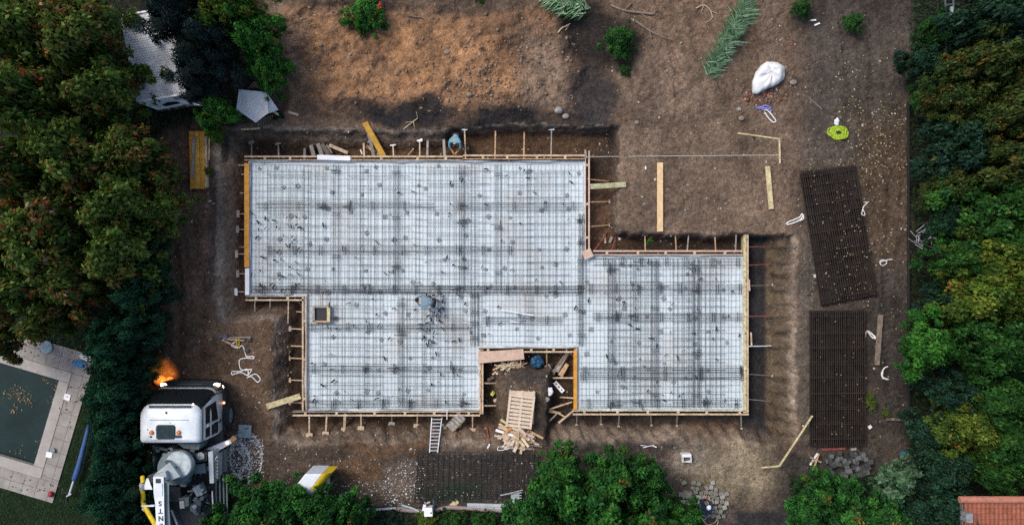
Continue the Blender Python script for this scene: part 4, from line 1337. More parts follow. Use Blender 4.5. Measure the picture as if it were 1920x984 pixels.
# branches on the upper ground
for pts, r, lab, key in [([(1145, 10), (1170, 20), (1200, 24), (1225, 27)], .05, "dark bare branch lying along the upper edge of the plain", 'dark'), ([(1192, 40), (1218, 58), (1247, 72)], .045, "dark crooked branch pointing at the bare plain beside the bush", 'dark'),
                    ([(1305, 16), (1320, 10), (1332, 20), (1336, 34)], .02, "pale bent twig between the bush and the silvery grass", 'pale'), ([(1046, 62), (1055, 52), (1066, 50)], .03, "pale broken twig on the dark soil beside the clay heap", 'pale'),
                    ([(757, 242), (775, 228), (783, 222)], .02, "pale thin twig hanging over the upper pit edge", 'pale'), ([(765, 30), (790, 33), (812, 35)], .03, "thin dark twig on top of the clay heap", 'dark')]:
    P_ = [G(x, y, .05) for x, y in pts]
    m = MB().tube(smooth_path([tuple(p) for p in P_], 4), r, 6)
    for k in range(3):
        a = P_[1 + k % (len(P_) - 1)]
        m.tube([a, a + Vector((random.uniform(-.3, .3), random.uniform(-.3, .3), .05))], r * .5, 5)
    tag(m.build("branch", T[key]), lab, "branch")
# ------------------------------------------------------------------ concrete pump truck
tw = mat("truck_white", (.60, .635, .65), rough=.42, var=.16, scale=2.2, spec=.5)
tg = mat("truck_grey", (.30, .345, .355), rough=.45, var=.2, scale=4)
tdk = mat("chassis_dark", (.034, .042, .046), rough=.6, var=.4, scale=5)
tblk = mat("bumper_dark", (.022, .028, .03), rough=.5, spec=.2)
tteal = mat("fender_grey", (.125, .165, .175), rough=.5, var=.2)
glass = mat("dark_glass", (.010, .013, .015), rough=.2, spec=.12)
rubber = mat("tyre_rubber", (.02, .02, .021), rough=.85)
rimm = mat("rim_metal", (.45, .47, .48), rough=.4, metal=.5)
orange_l = mat("amber_lens", (.60, .17, .04), rough=.3)
lampm = mat("lit_lamp", (.9, .8, .7), emit=(1.0, .72, .5, 3.0))
yel = mat("pump_yellow", (.62, .43, .02), rough=.45, var=.2)
redl = mat("red_lamp", (.7, .2, .1), emit=(1.0, .45, .3, 1.2))
TX0, TX1 = -13.48, -11.02                        # cab sides
tb0 = Vector(((TX0 + TX1) / 2, -7.0, 0))
tr = thing("pump_truck", "white concrete pump truck with lit headlights, backed in under the hedge", "truck", tb0)

def rrect(x0, x1, y0, y1, rf, rr, z, n=7):
    """rounded rectangle loop, counter-clockwise; rf: front (y1) corner radius, rr: rear"""
    P = []
    for cx, cy, r, a0 in ((x1 - rr, y0 + rr, rr, -90), (x1 - rf, y1 - rf, rf, 0), (x0 + rf, y1 - rf, rf, 90), (x0 + rr, y0 + rr, rr, 180)):
        for k in range(n):
            a = R(a0 + 90 * k / (n - 1))
            P.append(Vector((cx + r * math.cos(a), cy + r * math.sin(a), z)))
    return P
YR = -6.47
cabsec = [(.95, 0, -4.66, .35), (1.6, 0, -4.70, .40), (2.3, .04, -4.86, .42), (2.85, .10, -5.03, .42), (3.05, .13, -5.12, .40), (3.17, .18, -5.22, .38), (3.22, .32, -5.36, .3), (3.25, .7, -5.7, .15)]
def cabloop(i, off=0.0, dz=0.0):
    z, ins, yf, rf = cabsec[i]
    return rrect(TX0 + ins - off, TX1 - ins + off, YR + (0 if i < 5 else min(.14, ins - .13)) - off, yf + off, rf + off, .12, z + dz)
cab = MB().loft([cabloop(i) for i in range(len(cabsec))]).build("cab", tw, tr, smooth=True)
# windscreen: the front part of the same loops, set proud
def patch(name, i0, i1, t0, t1, k0, k1, m_, off=.012, parent=cab, sub=8):
    """a panel lying just proud of the cab shell between two heights and two stations round it"""
    za, zb = cabsec[i0][0], cabsec[i1][0]
    vs, fs = [], []
    ks = list(range(k0, k1 + 1))
    zs = sorted(set([za + (zb - za) * (t0 + (t1 - t0) * s / sub) for s in range(sub + 1)] + [c[0] for c in cabsec[i0 + 1:i1]]))
    for z in zs:
        q = max(i for i in range(i0, i1) if cabsec[i][0] <= z + 1e-6)
        t = (z - cabsec[q][0]) / (cabsec[q + 1][0] - cabsec[q][0])
        L0, L1 = cabloop(q, off), cabloop(q + 1, off)
        for k in ks:
            vs.append(L0[k % 28].lerp(L1[k % 28], t))
    n = len(ks)
    for s in range(len(zs) - 1):
        for k in range(n - 1):
            fs.append((s * n + k, s * n + k + 1, (s + 1) * n + k + 1, (s + 1) * n + k))
    return MB().add(vs, fs).build(name, m_, parent, smooth=True)
patch("windscreen", 1, 4, .05, .96, 9, 18, glass)
patch("front_grille", 0, 1, .10, .75, 9, 18, tdk, off=.015)
# side windows on the visible side
def side_win(ya, yb, za, zb, name, notch=0):
    def xs(z): return TX1 - np.interp(z, [c[0] for c in cabsec], [c[1] for c in cabsec]) + .014
    vs = [Vector((xs(z), y, z)) for y, z in ((ya, za), (yb, za + notch), (yb - .10, zb), (ya, zb))]
    MB().add(vs, [(0, 1, 2, 3)]).build(name, glass, cab)
side_win(-5.85, -5.15, 1.55, 2.75, "side_window", .25)
side_win(-6.35, -5.92, 1.55, 2.75, "side_window")
MB().box((TX1 + .012, -5.885, 2.1), (.03, .05, 1.4)).build("door_pillar", tw, cab)
MB().bar((TX1 - .11, -6.45, 3.0), (TX1 - .11, -5.2, 3.0), .04, .05).build("roof_gutter", tdk, cab)
MB().box((TX1 + .03, -5.95, 1.35), (.05, .16, .05)).build("door_handle", tdk, cab)
hat = MB().prism([(p.x, p.y) for p in rrect(-12.68, -12.05, -6.28, -5.82, .08, .08, 0)], 3.24, 3.285).build("roof_hatch", mat("hatch_glass", (.018, .034, .038), rough=.3, var=.4, scale=9, spec=.15), cab, smooth=False)
MB().prism([(p.x, p.y) for p in rrect(-12.71, -12.02, -6.31, -5.79, .09, .09, 0)], 3.225, 3.262).build("hatch_frame", tdk, hat)
for x in (-12.87, -11.90):
    b = MB().cyl((x, -6.06, 3.22), .085, .10, 14, .07).build("beacon", orange_l, cab, smooth=True)
    MB().cyl((x, -6.06, 3.20), .10, .03, 14).build("beacon_base", tdk, b)
MB().cyl((-12.9, -6.22, 3.22), .04, .04, 10).build("roof_antenna", tdk, cab)
MB().prism([(p.x, p.y) for p in rrect(-12.03, -11.80, -6.25, -6.16, .04, .04, 0)], 3.23, 3.30).build("roof_horn", tdk, cab)
MB().bar((-13.0, -5.16, 3.16), (-11.5, -5.16, 3.16), .08, .05).build("sun_visor", tdk, cab)
for x in (-12.75, -12.2):
    MB().bar((x, -5.17, 3.05), (x, -5.05, 2.9), .025, .03).build("visor_bracket", tdk, cab)
MB().bar((-12.95, -5.62, 3.243), (-11.55, -5.62, 3.243), .018, .012).build("roof_seam", tteal, cab)
for s, x in ((1, TX1 - .05), (-1, TX0 + .05)):
    mi = MB().bar((x, -4.98, 2.2), (x + .22 * s, -4.82, 2.2), .035, .035).build("mirror_arm", tblk, tr)
    MB().box((x + .25 * s, -4.80, 2.0), (.20, .09, .42), R(12 * s)).build("mirror", tblk, mi, bevel=.02)
MB().box((-12.36, -5.36, 3.24), (.05, .08, .03)).build("roof_vent", tdk, cab)
MB().ball((-11.48, -5.1, 2.98), .035, 8, 6).build("marker_lamp", lampm, cab)
# front bumper, headlights
bp_ = MB().loft([rrect(TX0 - .02, TX1 + .04, -5.25, -4.50, .4, .1, z) for z in (.42, .55, .92, .97)]).build("bumper", tblk, tr, smooth=True)
for x, s in ((TX1 - .22, 1), (TX0 + .22, -1)):
    h = MB().ball((x, -4.66, .93), .13, 12, 8, (1.25, .8, .55)).build("headlight", lampm, tr, smooth=True)
    MB().ball((x + .19 * s, -4.74, .90), .085, 10, 6, (.8, .8, .6)).build("indicator", lampm if s > 0 else orange_l, h, smooth=True)
MB().ball((TX1 + .06, -5.33, 1.0), .055, 10, 8).build("side_indicator", redl, tr, smooth=True)
# fender and wheels
MB().box((TX1 + .005, -5.75, .80), (.16, 1.45, .32)).build("fender", tblk, tr, bevel=.05)
def wheel(x, y, r=.52, w=.32):
    M = MB()
    prof = [(.30, 0), (r - .06, 0), (r, .05), (r, w - .05), (r - .06, w), (.30, w)]
    vs, fs = [], []
    n = 28
    for k in range(n):
        a = 2 * math.pi * k / n
        for rr, xx in prof:
            vs.append((x - w + xx, y + rr * math.cos(a), r + rr * math.sin(a)))
    q = len(prof)
    for k in range(n):
        for j in range(q):
            fs.append((k * q + j, k * q + (j + 1) % q, ((k + 1) % n) * q + (j + 1) % q, ((k + 1) % n) * q + j))
    M.add(vs, fs)
    ty = M.build("wheel", rubber, tr, smooth=False)
    R_ = MB()
    vs = [(x - .06, y, r)] + [(x - .03 + (.0 if True else 0), y + .31 * math.cos(2 * math.pi * k / 24), r + .31 * math.sin(2 * math.pi * k / 24)) for k in range(24)]
    R_.add(vs, [(0, 1 + k, 1 + (k + 1) % 24) for k in range(24)])
    R_.build("rim", rimm, ty)
    H_ = MB()
    for k in range(8):
        a = 2 * math.pi * k / 8
        H_.box((x - .02, y + .2 * math.cos(a), r + .2 * math.sin(a)), (.05, .06, .06))
    H_.box((x, y, r), (.08, .16, .16))
    H_.build("hub_bolt", tteal, ty)
wheel(TX1 + .20, -5.88)
wheel(TX0 + .12, -5.88)
wheel(TX1 + .02, -9.1)
wheel(TX0 + .30, -9.1)
# chassis and deck
MB().box((-12.25, -7.9, .85), (.95, 6.6, .3)).build("chassis", tdk, tr)
dk = MB().box((-12.2, -8.35, 1.12), (2.5, 3.9, .12)).build("deck", tdk, tr)
def Z(px, py, z): return W(px, py, z)
def flat(name, px, m_, z0, z1, parent=tr):
    return MB().prism([tuple(Z(x, y, z1))[:2] for x, y in reversed(px)], z0, z1).build(name, m_, parent, bevel=.01)
# behind the cab: exhaust, hoses, frame
flat("rear_frame", [(285, 835), (289, 832), (291, 895), (287, 895)], tteal, 1.2, 2.0)
flat("cross_frame", [(286, 836), (320, 842), (320, 847), (286, 840)], tteal, 1.8, 2.0)
flat("cab_rear_panel", [(330, 830), (377, 832), (372, 843), (345, 840)], tteal, 1.2, 2.2)
for k, (px, py, r) in enumerate([(306, 838, .09), (330, 838, .11), (370, 838, .10), (318, 846, .07)]):
    MB().cyl(Z(px, py, 1.4), r, .6, 14).build("air_tank" if k % 2 else "filter_can", tg if k % 2 else tteal, tr, smooth=False)
# turntable and boom root
ring = MB().cyl(Z(336, 872, 2.2), .62, .5, 36).build("turntable_ring", tteal, tr)
MB().cyl(Z(336, 872, 1.2), .48, 1.0, 28).build("pedestal", tg, tr)
disc = MB().loft([[Z(335, 871, 3) + Vector((r * math.cos(a), r * math.sin(a), z - 3)) for a in [2 * math.pi * k / 40 for k in range(40)]] for r, z in ((.48, 2.75), (.48, 3.0), (.45, 3.04), (.05, 3.05))]).build("turntable_disc", mat("disc_grey", (.36, .41, .42), rough=.55, var=.3, scale=5), tr)
MB().box(Z(330, 876, 3.17), (.10, .07, .05), R(30)).build("disc_latch", tdk, disc)
MB().prism([(p.x, p.y) for p in [Z(314, 861, 3), Z(323, 862, 3), Z(324, 869, 3), Z(313, 868, 3)]], 3.05, 3.2).build("disc_cover", tdk, disc)
root = flat("boom_root", [(318, 866), (338, 893), (316, 902), (296, 897), (290, 888)], tg, 2.7, 3.35)
flat("boom_shoulder", [(288, 890), (310, 884), (314, 900), (289, 902)], tg, 3.0, 3.62)
flat("boom_shadow_plate", [(276, 892), (290, 886), (290, 905), (279, 905)], tdk, 2.6, 3.0)
bm_ = MB().loft([[Z(x0, y, 3.85), Z(x1, y, 3.85), Z(x1, y, 3.45), Z(x0, y, 3.45)] for x0, x1, y in ((287, 307, 893), (288, 308, 925), (291, 308, 945), (293, 309, 985), (296, 313, 1060))]).build("boom", tw, tr, bevel=.015)
MB().loft([[Z(x0, y, 3.7), Z(x1, y, 3.7), Z(x1, y, 3.1), Z(x0, y, 3.1)] for x0, x1, y in ((308.5, 317, 905), (309, 317, 945), (310, 319, 985), (314, 323, 1060))]).build("boom_side", tteal, bm_)
MB().box(Z(296.5, 901, 3.86), (.17, .15, .03)).build("boom_slot", tdk, bm_)
MB().box(Z(298, 917, 3.862), (.25, .44, .03)).build("boom_cover", tw, bm_, bevel=.01)
# lettering on the boom: upside down, stacked along it
ink = mat("letter_ink", (.045, .045, .055), rough=.6)
def letter(ch, c, h, rz, m_, parent, name="lettering", sx=1.0):
    cu = bpy.data.curves.new("txt", 'FONT')
    cu.body = ch
    cu.size = h / .69
    cu.align_x, cu.align_y = 'CENTER', 'CENTER'
    cu.extrude = .004
    cu.offset = .006
    o = bpy.data.objects.new("txt", cu)
    COL.objects.link(o)
    dg = bpy.context.evaluated_depsgraph_get()
    me = bpy.data.meshes.new_from_object(o.evaluated_get(dg))
    bpy.data.objects.remove(o)
    base = Vector(parent['base'])
    me.transform(Matrix.Translation(Vector(c) - base) @ Matrix.Rotation(rz, 4, 'Z') @ Matrix.Diagonal((sx, 1, 1, 1)))
    me.materials.clear()
    me.materials.append(m_)
    q = bpy.data.objects.new(name, me)
    COL.objects.link(q)
    q.parent = parent
    q['base'] = tuple(base)
    return q
for ch, px, py in (("S", 300, 943), ("T", 300.5, 957), ("N", 301.5, 971), ("E", 302.5, 985)):
    letter(ch, Z(px, py, 3.86), .17, math.pi + R(2), ink, bm_)
# yellow delivery pipe with couplings and brackets
for k in range(20):
    x, y = random.uniform(340, 392), random.uniform(868, 962)
    MB().box(Z(x, y, 1.6 + random.uniform(0, .3)), (random.uniform(.08, .3), random.uniform(.06, .3), .3), random.uniform(-.12, .12)).build("pump_part", random.choice([tg, tteal, tteal, tdk, alu]), tr, bevel=.015)
for k in range(5):
    MB().cyl(Z(random.uniform(345, 390), random.uniform(880, 950), 1.5), random.uniform(.05, .11), .5, 14).build("hydraulic_cylinder", random.choice([tg, rimm, tteal]), tr)
MB().bar(Z(322, 955, 1.5), Z(340, 1000, 1.5), .07, .1).build("frame_strut", tg, tr)
MB().bar(Z(316, 950, 1.5), Z(322, 1000, 1.5), .07, .1).build("frame_strut", tteal, tr)
pp = MB().tube(smooth_path([tuple(Z(267, 893, 3.1)), tuple(Z(268, 902, 3.2)), tuple(Z(266, 912, 3.25)), tuple(Z(268, 925, 3.3)), tuple(Z(269, 942, 3.3)), tuple(Z(272, 950, 3.4)), tuple(Z(281, 966, 3.5)), tuple(Z(296, 992, 3.5)), tuple(Z(310, 1020, 3.5))], 5), .085, 10)
pp = pp.build("delivery_pipe", yel, tr, smooth=True)
for a, b in (((265, 907), (270, 910)), ((270, 951), (277, 956)), ((266, 914), (271, 915))):
    MB().bar(Z(*a, 3.35), Z(*b, 3.4), .13, .2).build("pipe_coupling", alu, pp)
MB().bar(Z(266, 948, 3.42), Z(290, 947, 3.5), .06, .06).build("pipe_bracket", tw, pp)
MB().prism([tuple(Z(x, y, 3.4))[:2] for x, y in ((268, 917), (286, 917), (278, 896), (275, 896))], 3.36, 3.41).build("warning_plate", tw, pp)
# outrigger on the visible side
og = MB().bar(Z(352, 857, 1.35), Z(396, 842, 1.35), .16, .26).build("outrigger_beam", tw, tr, bevel=.015)
MB().bar(Z(392, 846, 1.45), Z(434, 826, 1.3), .30, .2, w1=.17).build("outrigger_arm", tw, og, bevel=.015)
MB().bar(Z(434, 826, 1.3), Z(441, 819, 1.25), .17, .18).build("outrigger_tip", mat("tip_orange", (.55, .25, .08), var=.3), og)
MB().ball(Z(426, 830, 1.48), .05, 8, 6).build("outrigger_lamp", lampm, og)
MB().cyl(Z(444, 816, .15), .055, 1.2, 12).build("outrigger_leg", alu, og)
fp = MB().box(Z(459, 808, .12), (.50, .50, .10), R(-4)).build("foot_pad", mat("pad_blue_grey", (.22, .27, .29), var=.35, scale=7), og, bevel=.02)
MB().box(Z(462, 803, .175), (.16, .05, .01), R(12)).build("pad_mark", dark_b, fp)
# side catwalk, chequer plate, steps and rails
flat("side_girder", [(390, 847), (399, 845), (401, 905), (393, 906)], mat("girder_grey", (.40, .45, .46), var=.15), 1.3, 2.1)
flat("hazard_panel", [(401, 862), (408, 852), (408, 895), (400, 900)], tg, 1.4, 2.0)
for k in range(6):
    MB().bar(Z(401.5, 898 - k * 6, 2.02), Z(407, 890 - k * 6.4, 2.02), .035, .02).build("hazard_stripe", tdk, tr)
flat("chequer_plate", [(409, 846), (423, 842), (423, 884), (410, 886)], mat("plate_grey", (.145, .165, .175), rough=.4, var=.25, scale=16), 1.0, 1.25)
for px in (405, 412, 419, 425):
    MB().bar(Z(px, 888, 1.3), Z(px + 2, 990, 1.3), .05, .06).build("walk_rail", tteal, tr)
MB().bar(Z(398, 920, 1.6), Z(400, 962, 1.6), .045, .05).build("grab_rail", tw, tr)
# pump machinery on the deck
flat("valve_block", [(365, 871), (384, 868), (386, 886), (366, 888)], tteal, 1.2, 2.0)
flat("gear_box", [(358, 850), (388, 848), (388, 864), (362, 868)], tdk, 1.2, 2.1)
MB().cyl(Z(377, 854, 2.1), .14, .08, 20).build("fluid_cap", rimm, tr)
flat("hopper_lid", [(360, 915), (372, 908), (380, 927), (369, 931)], mat("lid_grey", (.40, .45, .46), var=.25), 1.4, 2.0)
flat("side_box", [(345, 935), (354, 930), (354, 948), (346, 950)], tteal, 1.2, 1.9)
flat("tool_locker", [(318, 912), (338, 912), (338, 940), (318, 940)], tdk, 1.2, 1.8)
for k in range(26):
    a = (random.uniform(350, 388), random.uniform(870, 950))
    b = (a[0] + random.uniform(-14, 14), a[1] + random.uniform(-6, 18))
    MB().tube(smooth_path([tuple(Z(*a, 1.5)), tuple(Z((a[0] + b[0]) / 2 + 3, (a[1] + b[1]) / 2, 1.8)), tuple(Z(*b, 1.45))], 4), random.uniform(.025, .05), 6).build("hydraulic_hose", random.choice([tdk, tteal, tg]), tr, smooth=True)
for (a, b) in (((374, 940), (377, 955)), ((365, 938), (368, 958))):
    MB().bar(Z(*a, 1.6), Z(*b, 1.6), .05, .05).build("lever", alu, tr)
# the lit headlight throws a warm pool of light on the soil in front of the hedge
def headlamp(x, y, tx, ty, e):
    l = bpy.data.lights.new("headlight_beam", 'SPOT')
    l.energy = e
    l.color = (1.0, .36, .06)
    l.spot_size = R(66)
    l.spot_blend = .8
    l.shadow_soft_size = .15
    o = bpy.data.objects.new("headlight_beam", l)
    COL.objects.link(o)
    o.parent = tr
    p = Vector((x, y, .95))
    o.location = p - tb0
    o.rotation_euler = (Vector((tx, ty, 0.1)) - p).to_track_quat('-Z', 'Y').to_euler()
q = W(309, 704, 0)
headlamp(TX0 + .25, -4.45, q.x, q.y, 210)
clod = mat("clay_clod", (.26, .16, .09), var=.35, scale=9, bump=.5, bscale=12)
for i, (px, py, s, lab) in enumerate([(300, 711, .34, "warm lit heap of clay in front of the truck headlight"), (320, 712, .2, "smaller clay clod beside the warm lit heap"), (313, 673, .14, "clay clod near the hedge, beyond the warm lit heap")]):
    v = ICO_V * (1 + .18 * rng.standard_normal((12, 1))) * s * np.array((1.2, 1, .75))
    b = G(px, py, s * .25)
    m = MB(); m.add([tuple(w_ + np.array(b)) for w_ in v], [tuple(f) for f in ICO_F])
    o = m.build("clay_clod", clod)
    s_ = o.modifiers.new("round", 'SUBSURF'); s_.levels = 2; s_.render_levels = 2
    tag(o, lab, "clod")

leaf_scatter("leaf_litter", zones_points([(262, 384, 765, 826, 46), (262, 300, 770, 830, 40)]), [(.10, .08, .04), (.05, .06, .03), (.16, .12, .06)], .015, .035, lift=.01, zfix=3.262)

# ------------------------------------------------------------------ site container, fallen roof sheets, cabin, trailer
sheet = mat("weathered_sheet", (.56, .57, .575), rough=.6, var=.28, scale=2.2)
ct = thing("site_container", "long weathered white site container half hidden by a dark pine", "container", W(305, 115, 0))
zc = 2.45
q = [(228, 31), (318, 14), (352, 176), (258, 191)]
tl, trr, br, bl = [W(x, y, zc) for x, y in q]
MB().prism([(p.x, p.y) for p in (bl, br, trr, tl)], .1, zc - .05).build("body", mat("container_wall", (.40, .42, .43), var=.25), ct)
m = MB()
for k in range(34):
    t = k / 34
    a0, a1 = tl.lerp(bl, t), trr.lerp(br, t)
    b0, b1 = tl.lerp(bl, t + .020), trr.lerp(br, t + .020)
    up = Vector((0, 0, .012))
    m.add([a0 - up, a1 - up, b1, b0], [(3, 2, 1, 0)])
    c0, c1 = tl.lerp(bl, t + 1 / 34), trr.lerp(br, t + 1 / 34)
    m.add([b0, b1, c1 - up, c0 - up], [(3, 2, 1, 0)])
m.build("roof", sheet, ct)
for a, b, nm in ((tl, bl, "roof_edge"), (bl, br, "roof_edge"), (tl, trr, "roof_edge")):
    MB().bar(a + Vector((0, 0, .02)), b + Vector((0, 0, .02)), .06, .08).build(nm, T['white'], ct)
# end wall leaning open with a window
ew = [W(262, 193, 2.38), W(318, 183, 2.38), W(346, 195, 1.5), W(297, 205, 1.5)]
lo = Vector((0, 0, -.06))
fl = MB().add([*ew, *[p + lo for p in ew]], [(3, 2, 1, 0), (4, 5, 6, 7), (0, 1, 5, 4), (1, 2, 6, 5), (2, 3, 7, 6), (3, 0, 4, 7)]).build("open_end_flap", mat("flap_white", (.58, .66, .68), var=.1), ct)
up = Vector((0, 0, .02))
ww = [W(289, 190, 2.24), W(319, 184, 2.28), W(340, 194, 1.62), W(311, 200, 1.64)]
MB().add([p + up for p in ww], [(3, 2, 1, 0)]).build("window", glass, fl)
for a, b in ((ew[0], ew[1]), (ew[1], ew[2]), (ew[2], ew[3]), (ew[3], ew[0])):
    MB().bar(a + up, b + up, .05, .05).build("flap_edge", T['white'], fl)
a = [W(346, 186, 1.9), W(322, 183, 1.9), W(340, 194, 1.85), W(380, 199, 1.8)]
m = MB().add([*a, *[p + lo for p in a]], [(0, 1, 2, 3), (7, 6, 5, 4), (0, 4, 5, 1), (1, 5, 6, 2), (2, 6, 7, 3), (3, 7, 4, 0)])
tag(m.build("roof_sheet", T['white']), "narrow white sheet sticking out beyond the container's open flap", "sheet")
sh = thing("collapsed_shed", "collapsed shed with white roof sheets on a dark slatted frame at the pit corner", "shed", W(484, 200, 0))
def sheetpoly(px, name, m_):
    a = [W(x, y, z) for x, y, z in px]
    n = len(a)
    return MB().add([*a, *[p + lo * .5 for p in a]], [tuple(reversed(range(n))), tuple(range(n, 2 * n))] + [(k, (k + 1) % n, n + (k + 1) % n, n + k) for k in range(n)]).build(name, m_, sh)
shw = mat("shed_white", (.72, .715, .71), rough=.6, var=.14, scale=3)
sheetpoly([(448, 168, 1.3), (500, 173, 1.5), (503, 212, 1.2), (479, 230, .8), (443, 205, 1.0)], "roof_sheet", shw)
sheetpoly([(500, 174, 1.45), (522, 206, .7), (500, 214, .9), (480, 230, .75)], "roof_sheet", T['white'])
for k in range(9):
    MB().bar(W(484 + k * 4.4, 226 - k * 1.6, .5), W(486 + k * 4.2, 238 - k * 2.6, .1), .05, .05).build("frame_slat", T['dark'], sh)
MB().bar(W(508, 206, .75), W(523, 216, .5), .08, .05).build("frame_batten", T['straw'], sh)
for k in range(8):
    MB().bar(W(466 + k * 5, 166 - k * .2, .9), W(478 + k * 4.4, 154, .2), .04, .04).build("frame_slat", T['dark'], sh)
cb = thing("cabin_trailer", "small white cabin trailer with a yellow end, half covered by leaves", "trailer", W(580, 920, 0))
wl = mat("cabin_white", (.60, .64, .68), rough=.45, var=.08)
A_ = [W(572, 888, 1.9), W(604, 888, 1.9), W(560, 948, 1.9), W(526, 948, 1.9)]
def pq(a, b, t): return a.lerp(b, t)
MB().prism([(p.x, p.y) for p in reversed([A_[0], A_[1], A_[2], A_[3]])], .35, 1.9).build("body", wl, cb, bevel=.04)
loops = []
for t in (0, .5, 1):
    a, b = A_[1].lerp(A_[2], t), None
    pts = []
    for k in range(9):
        an = R(90 - 90 * k / 8)
        pts.append(a + Vector((.33 * math.cos(an), 0, -.42 + .42 * math.sin(an))))
    pts += [a + Vector((.33, 0, -1.4)), a + Vector((0, 0, -1.4))]
    loops.append(pts)
MB().loft(loops[:2]).build("yellow_end", yel, cb, smooth=False)
MB().loft([[p + Vector((0, 0, -.01)) for p in l] for l in loops[1:]]).build("white_end", wl, cb, smooth=False)
MB().prism([tuple(W(x, y, 1.0))[:2] for x, y in ((602, 926), (614, 896), (615, 920), (606, 938))], .5, 1.0).build("side_fairing", wl, cb, bevel=.03)
for s in (0, 1):
    c = A_[1].lerp(A_[2], .55) if s else A_[0].lerp(A_[3], .55)
    MB().cyl((c.x, c.y, .02), .3, .18, 20).build("wheel", rubber, cb)

# ------------------------------------------------------------------ pipes, white machine and metal frame at the lower edge
pipe_p = mat("pinkish_pipe", (.24, .185, .18), rough=.5, var=.2)
pipe_w = mat("pale_profile", (.36, .40, .42), rough=.4, var=.2)
def pipe(pts, r, m_, label, z=.1, name="pipe"):
    m = MB().tube(smooth_path([tuple(W(x, y, z)) for x, y in pts], 5), r, 10)
    tag(m.build(name, m_, smooth=True), label, "pipe")
pipe([(655, 952), (700, 955), (752, 952), (790, 957)], .05, pipe_w, "pale pipe lying from the cabin trailer towards the white machine")
pipe([(742, 954), (775, 957), (811, 957), (840, 951), (880, 953), (960, 958)], .085, pipe_p, "thick pinkish pipe running behind the white machine", .14)
pipe([(752, 946), (775, 953), (792, 962)], .04, pipe_w, "short pale pipe bending down to the white machine", .2)
for k, y in enumerate((945, 950.5)):
    tag(MB().bar(W(876, y, .2 - .04 * k), W(962, y + 2.5, .2 - .04 * k), .11, .06).build("metal_profile", pipe_w), ("upper" if k == 0 else "lower") + " of two pale straight profiles lying beside the pinkish pipe", "profile")
mc = thing("mixer_machine", "white box-shaped machine with two long dark handles among the pipes", "machine", W(802, 955, 0))
MB().box(W(804, 957, .55), (.33, .34, .5), R(3)).build("body", T['white'], mc, bevel=.03)
MB().box(W(796, 949, .45), (.12, .25, .4), R(-15)).build("side_cover", wl, mc, bevel=.02)
MB().box(W(808, 961, .81), (.05, .05, .02)).build("cap", blk, mc)
for p in ((781, 923), (827, 921)):
    MB().tube([W(798, 950, .5), W(*p, .75)], .035, 7).build("handle", blk, mc)
MB().tube([W(812, 938, .4), W(814, 948, .2)], .03, 6).build("lever", alu, mc)
tag(MB().bar(W(800, 943, .85), W(806, 940, .85), .05, .03).build("stick", T['pale']), "short pale stick lying on the white machine", "stick")
crumple(854, 946, .2, "heap of pale straw-coloured sacking behind the pinkish pipe", m_=T['straw'], name="sacking", cat="sacking")
fr = thing("metal_trolley", "grey metal trolley frame partly under the big leafy tree", "trolley", W(968, 934, 0))
MB().box(W(966, 934, .35), (.32, .5, .05), R(0)).build("tray", tg, fr)
for k in range(5):
    MB().bar(W(958, 924 + k * 5, .4), W(978, 923 + k * 5, .4), .03, .03).build("slat", pipe_w, fr)
MB().tube([W(938, 928, .4), W(958, 924, .5), W(980, 918, .5)], .025, 6).build("drawbar", alu, fr)

# ------------------------------------------------------------------ pool
def PUV(u, v, z):
    """pool frame in photo pixels (u to the deck's outer edge, v along it) -> world"""
    p = np.array(POOL_C) + PU * u + PV * v
    return W(p[0], p[1], z)
deck = mat("pool_paving", (.27, .248, .225), rough=.85, var=.22, scale=2.5, bump=.15)
def deck_nodes():
    nt = deck.node_tree
    b = nt.nodes["Principled BSDF"]
    src = b.inputs["Base Color"].links[0].from_socket
    tc = nt.nodes.new("ShaderNodeTexCoord")
    mp = nt.nodes.new("ShaderNodeMapping")
    mp.inputs["Rotation"].default_value = (0, 0, R(16.5))
    nt.links.new(tc.outputs["Object"], mp.inputs[0])
    br = nt.nodes.new("ShaderNodeTexBrick")
    br.offset = 0
    br.inputs["Scale"].default_value = 1.0
    br.inputs["Brick Width"].default_value = .52
    br.inputs["Row Height"].default_value = .52
    br.inputs["Mortar Size"].default_value = .010
    br.inputs["Color1"].default_value = (1, 1, 1, 1)
    br.inputs["Color2"].default_value = (.86, .86, .86, 1)
    br.inputs["Mortar"].default_value = (.42, .42, .42, 1)
    nt.links.new(mp.outputs[0], br.inputs[0])
    mx = nt.nodes.new("ShaderNodeMix")
    mx.data_type = 'RGBA'
    mx.blend_type = 'MULTIPLY'
    mx.inputs[0].default_value = 1
    nt.links.new(src, mx.inputs[6])
    nt.links.new(br.outputs[0], mx.inputs[7])
    nt.links.new(mx.outputs[2], b.inputs["Base Color"])
deck_nodes()
m = MB()
def quad(u0, u1, v0, v1, z0, z1):
    m.prism([tuple(PUV(u, v, 0))[:2] for u, v in ((u0, v1), (u1, v1), (u1, v0), (u0, v0))], z0, z1)
quad(-520, 53, -62, -20, -.1, .05)
quad(-520, 53, 187, 224, -.1, .05)
quad(20, 53, -19.6, 186.6, -.1, .05)
tag(m.build("pavement", deck), kind="structure")
pl = thing("swimming_pool", "swimming pool with dark green water and a pale stone coping", "swimming pool", PUV(-100, 80, -1.6))
cop = mat("coping_stone", (.31, .285, .26), rough=.8, var=.15, scale=3)
def coping(u0, u1, v0, v1):
    MB().prism([tuple(PUV(u, v, 0))[:2] for u, v in ((u0, v1), (u1, v1), (u1, v0), (u0, v0))], -.25, .075).build("coping", cop, pl, bevel=.015)
coping(-520, 19.6, -19.6, 0)
coping(-520, 19.6, 167, 186.6)
coping(0, 19.6, .3, 166.7)
basin = mat("pool_liner", (.10, .16, .14), var=.2)
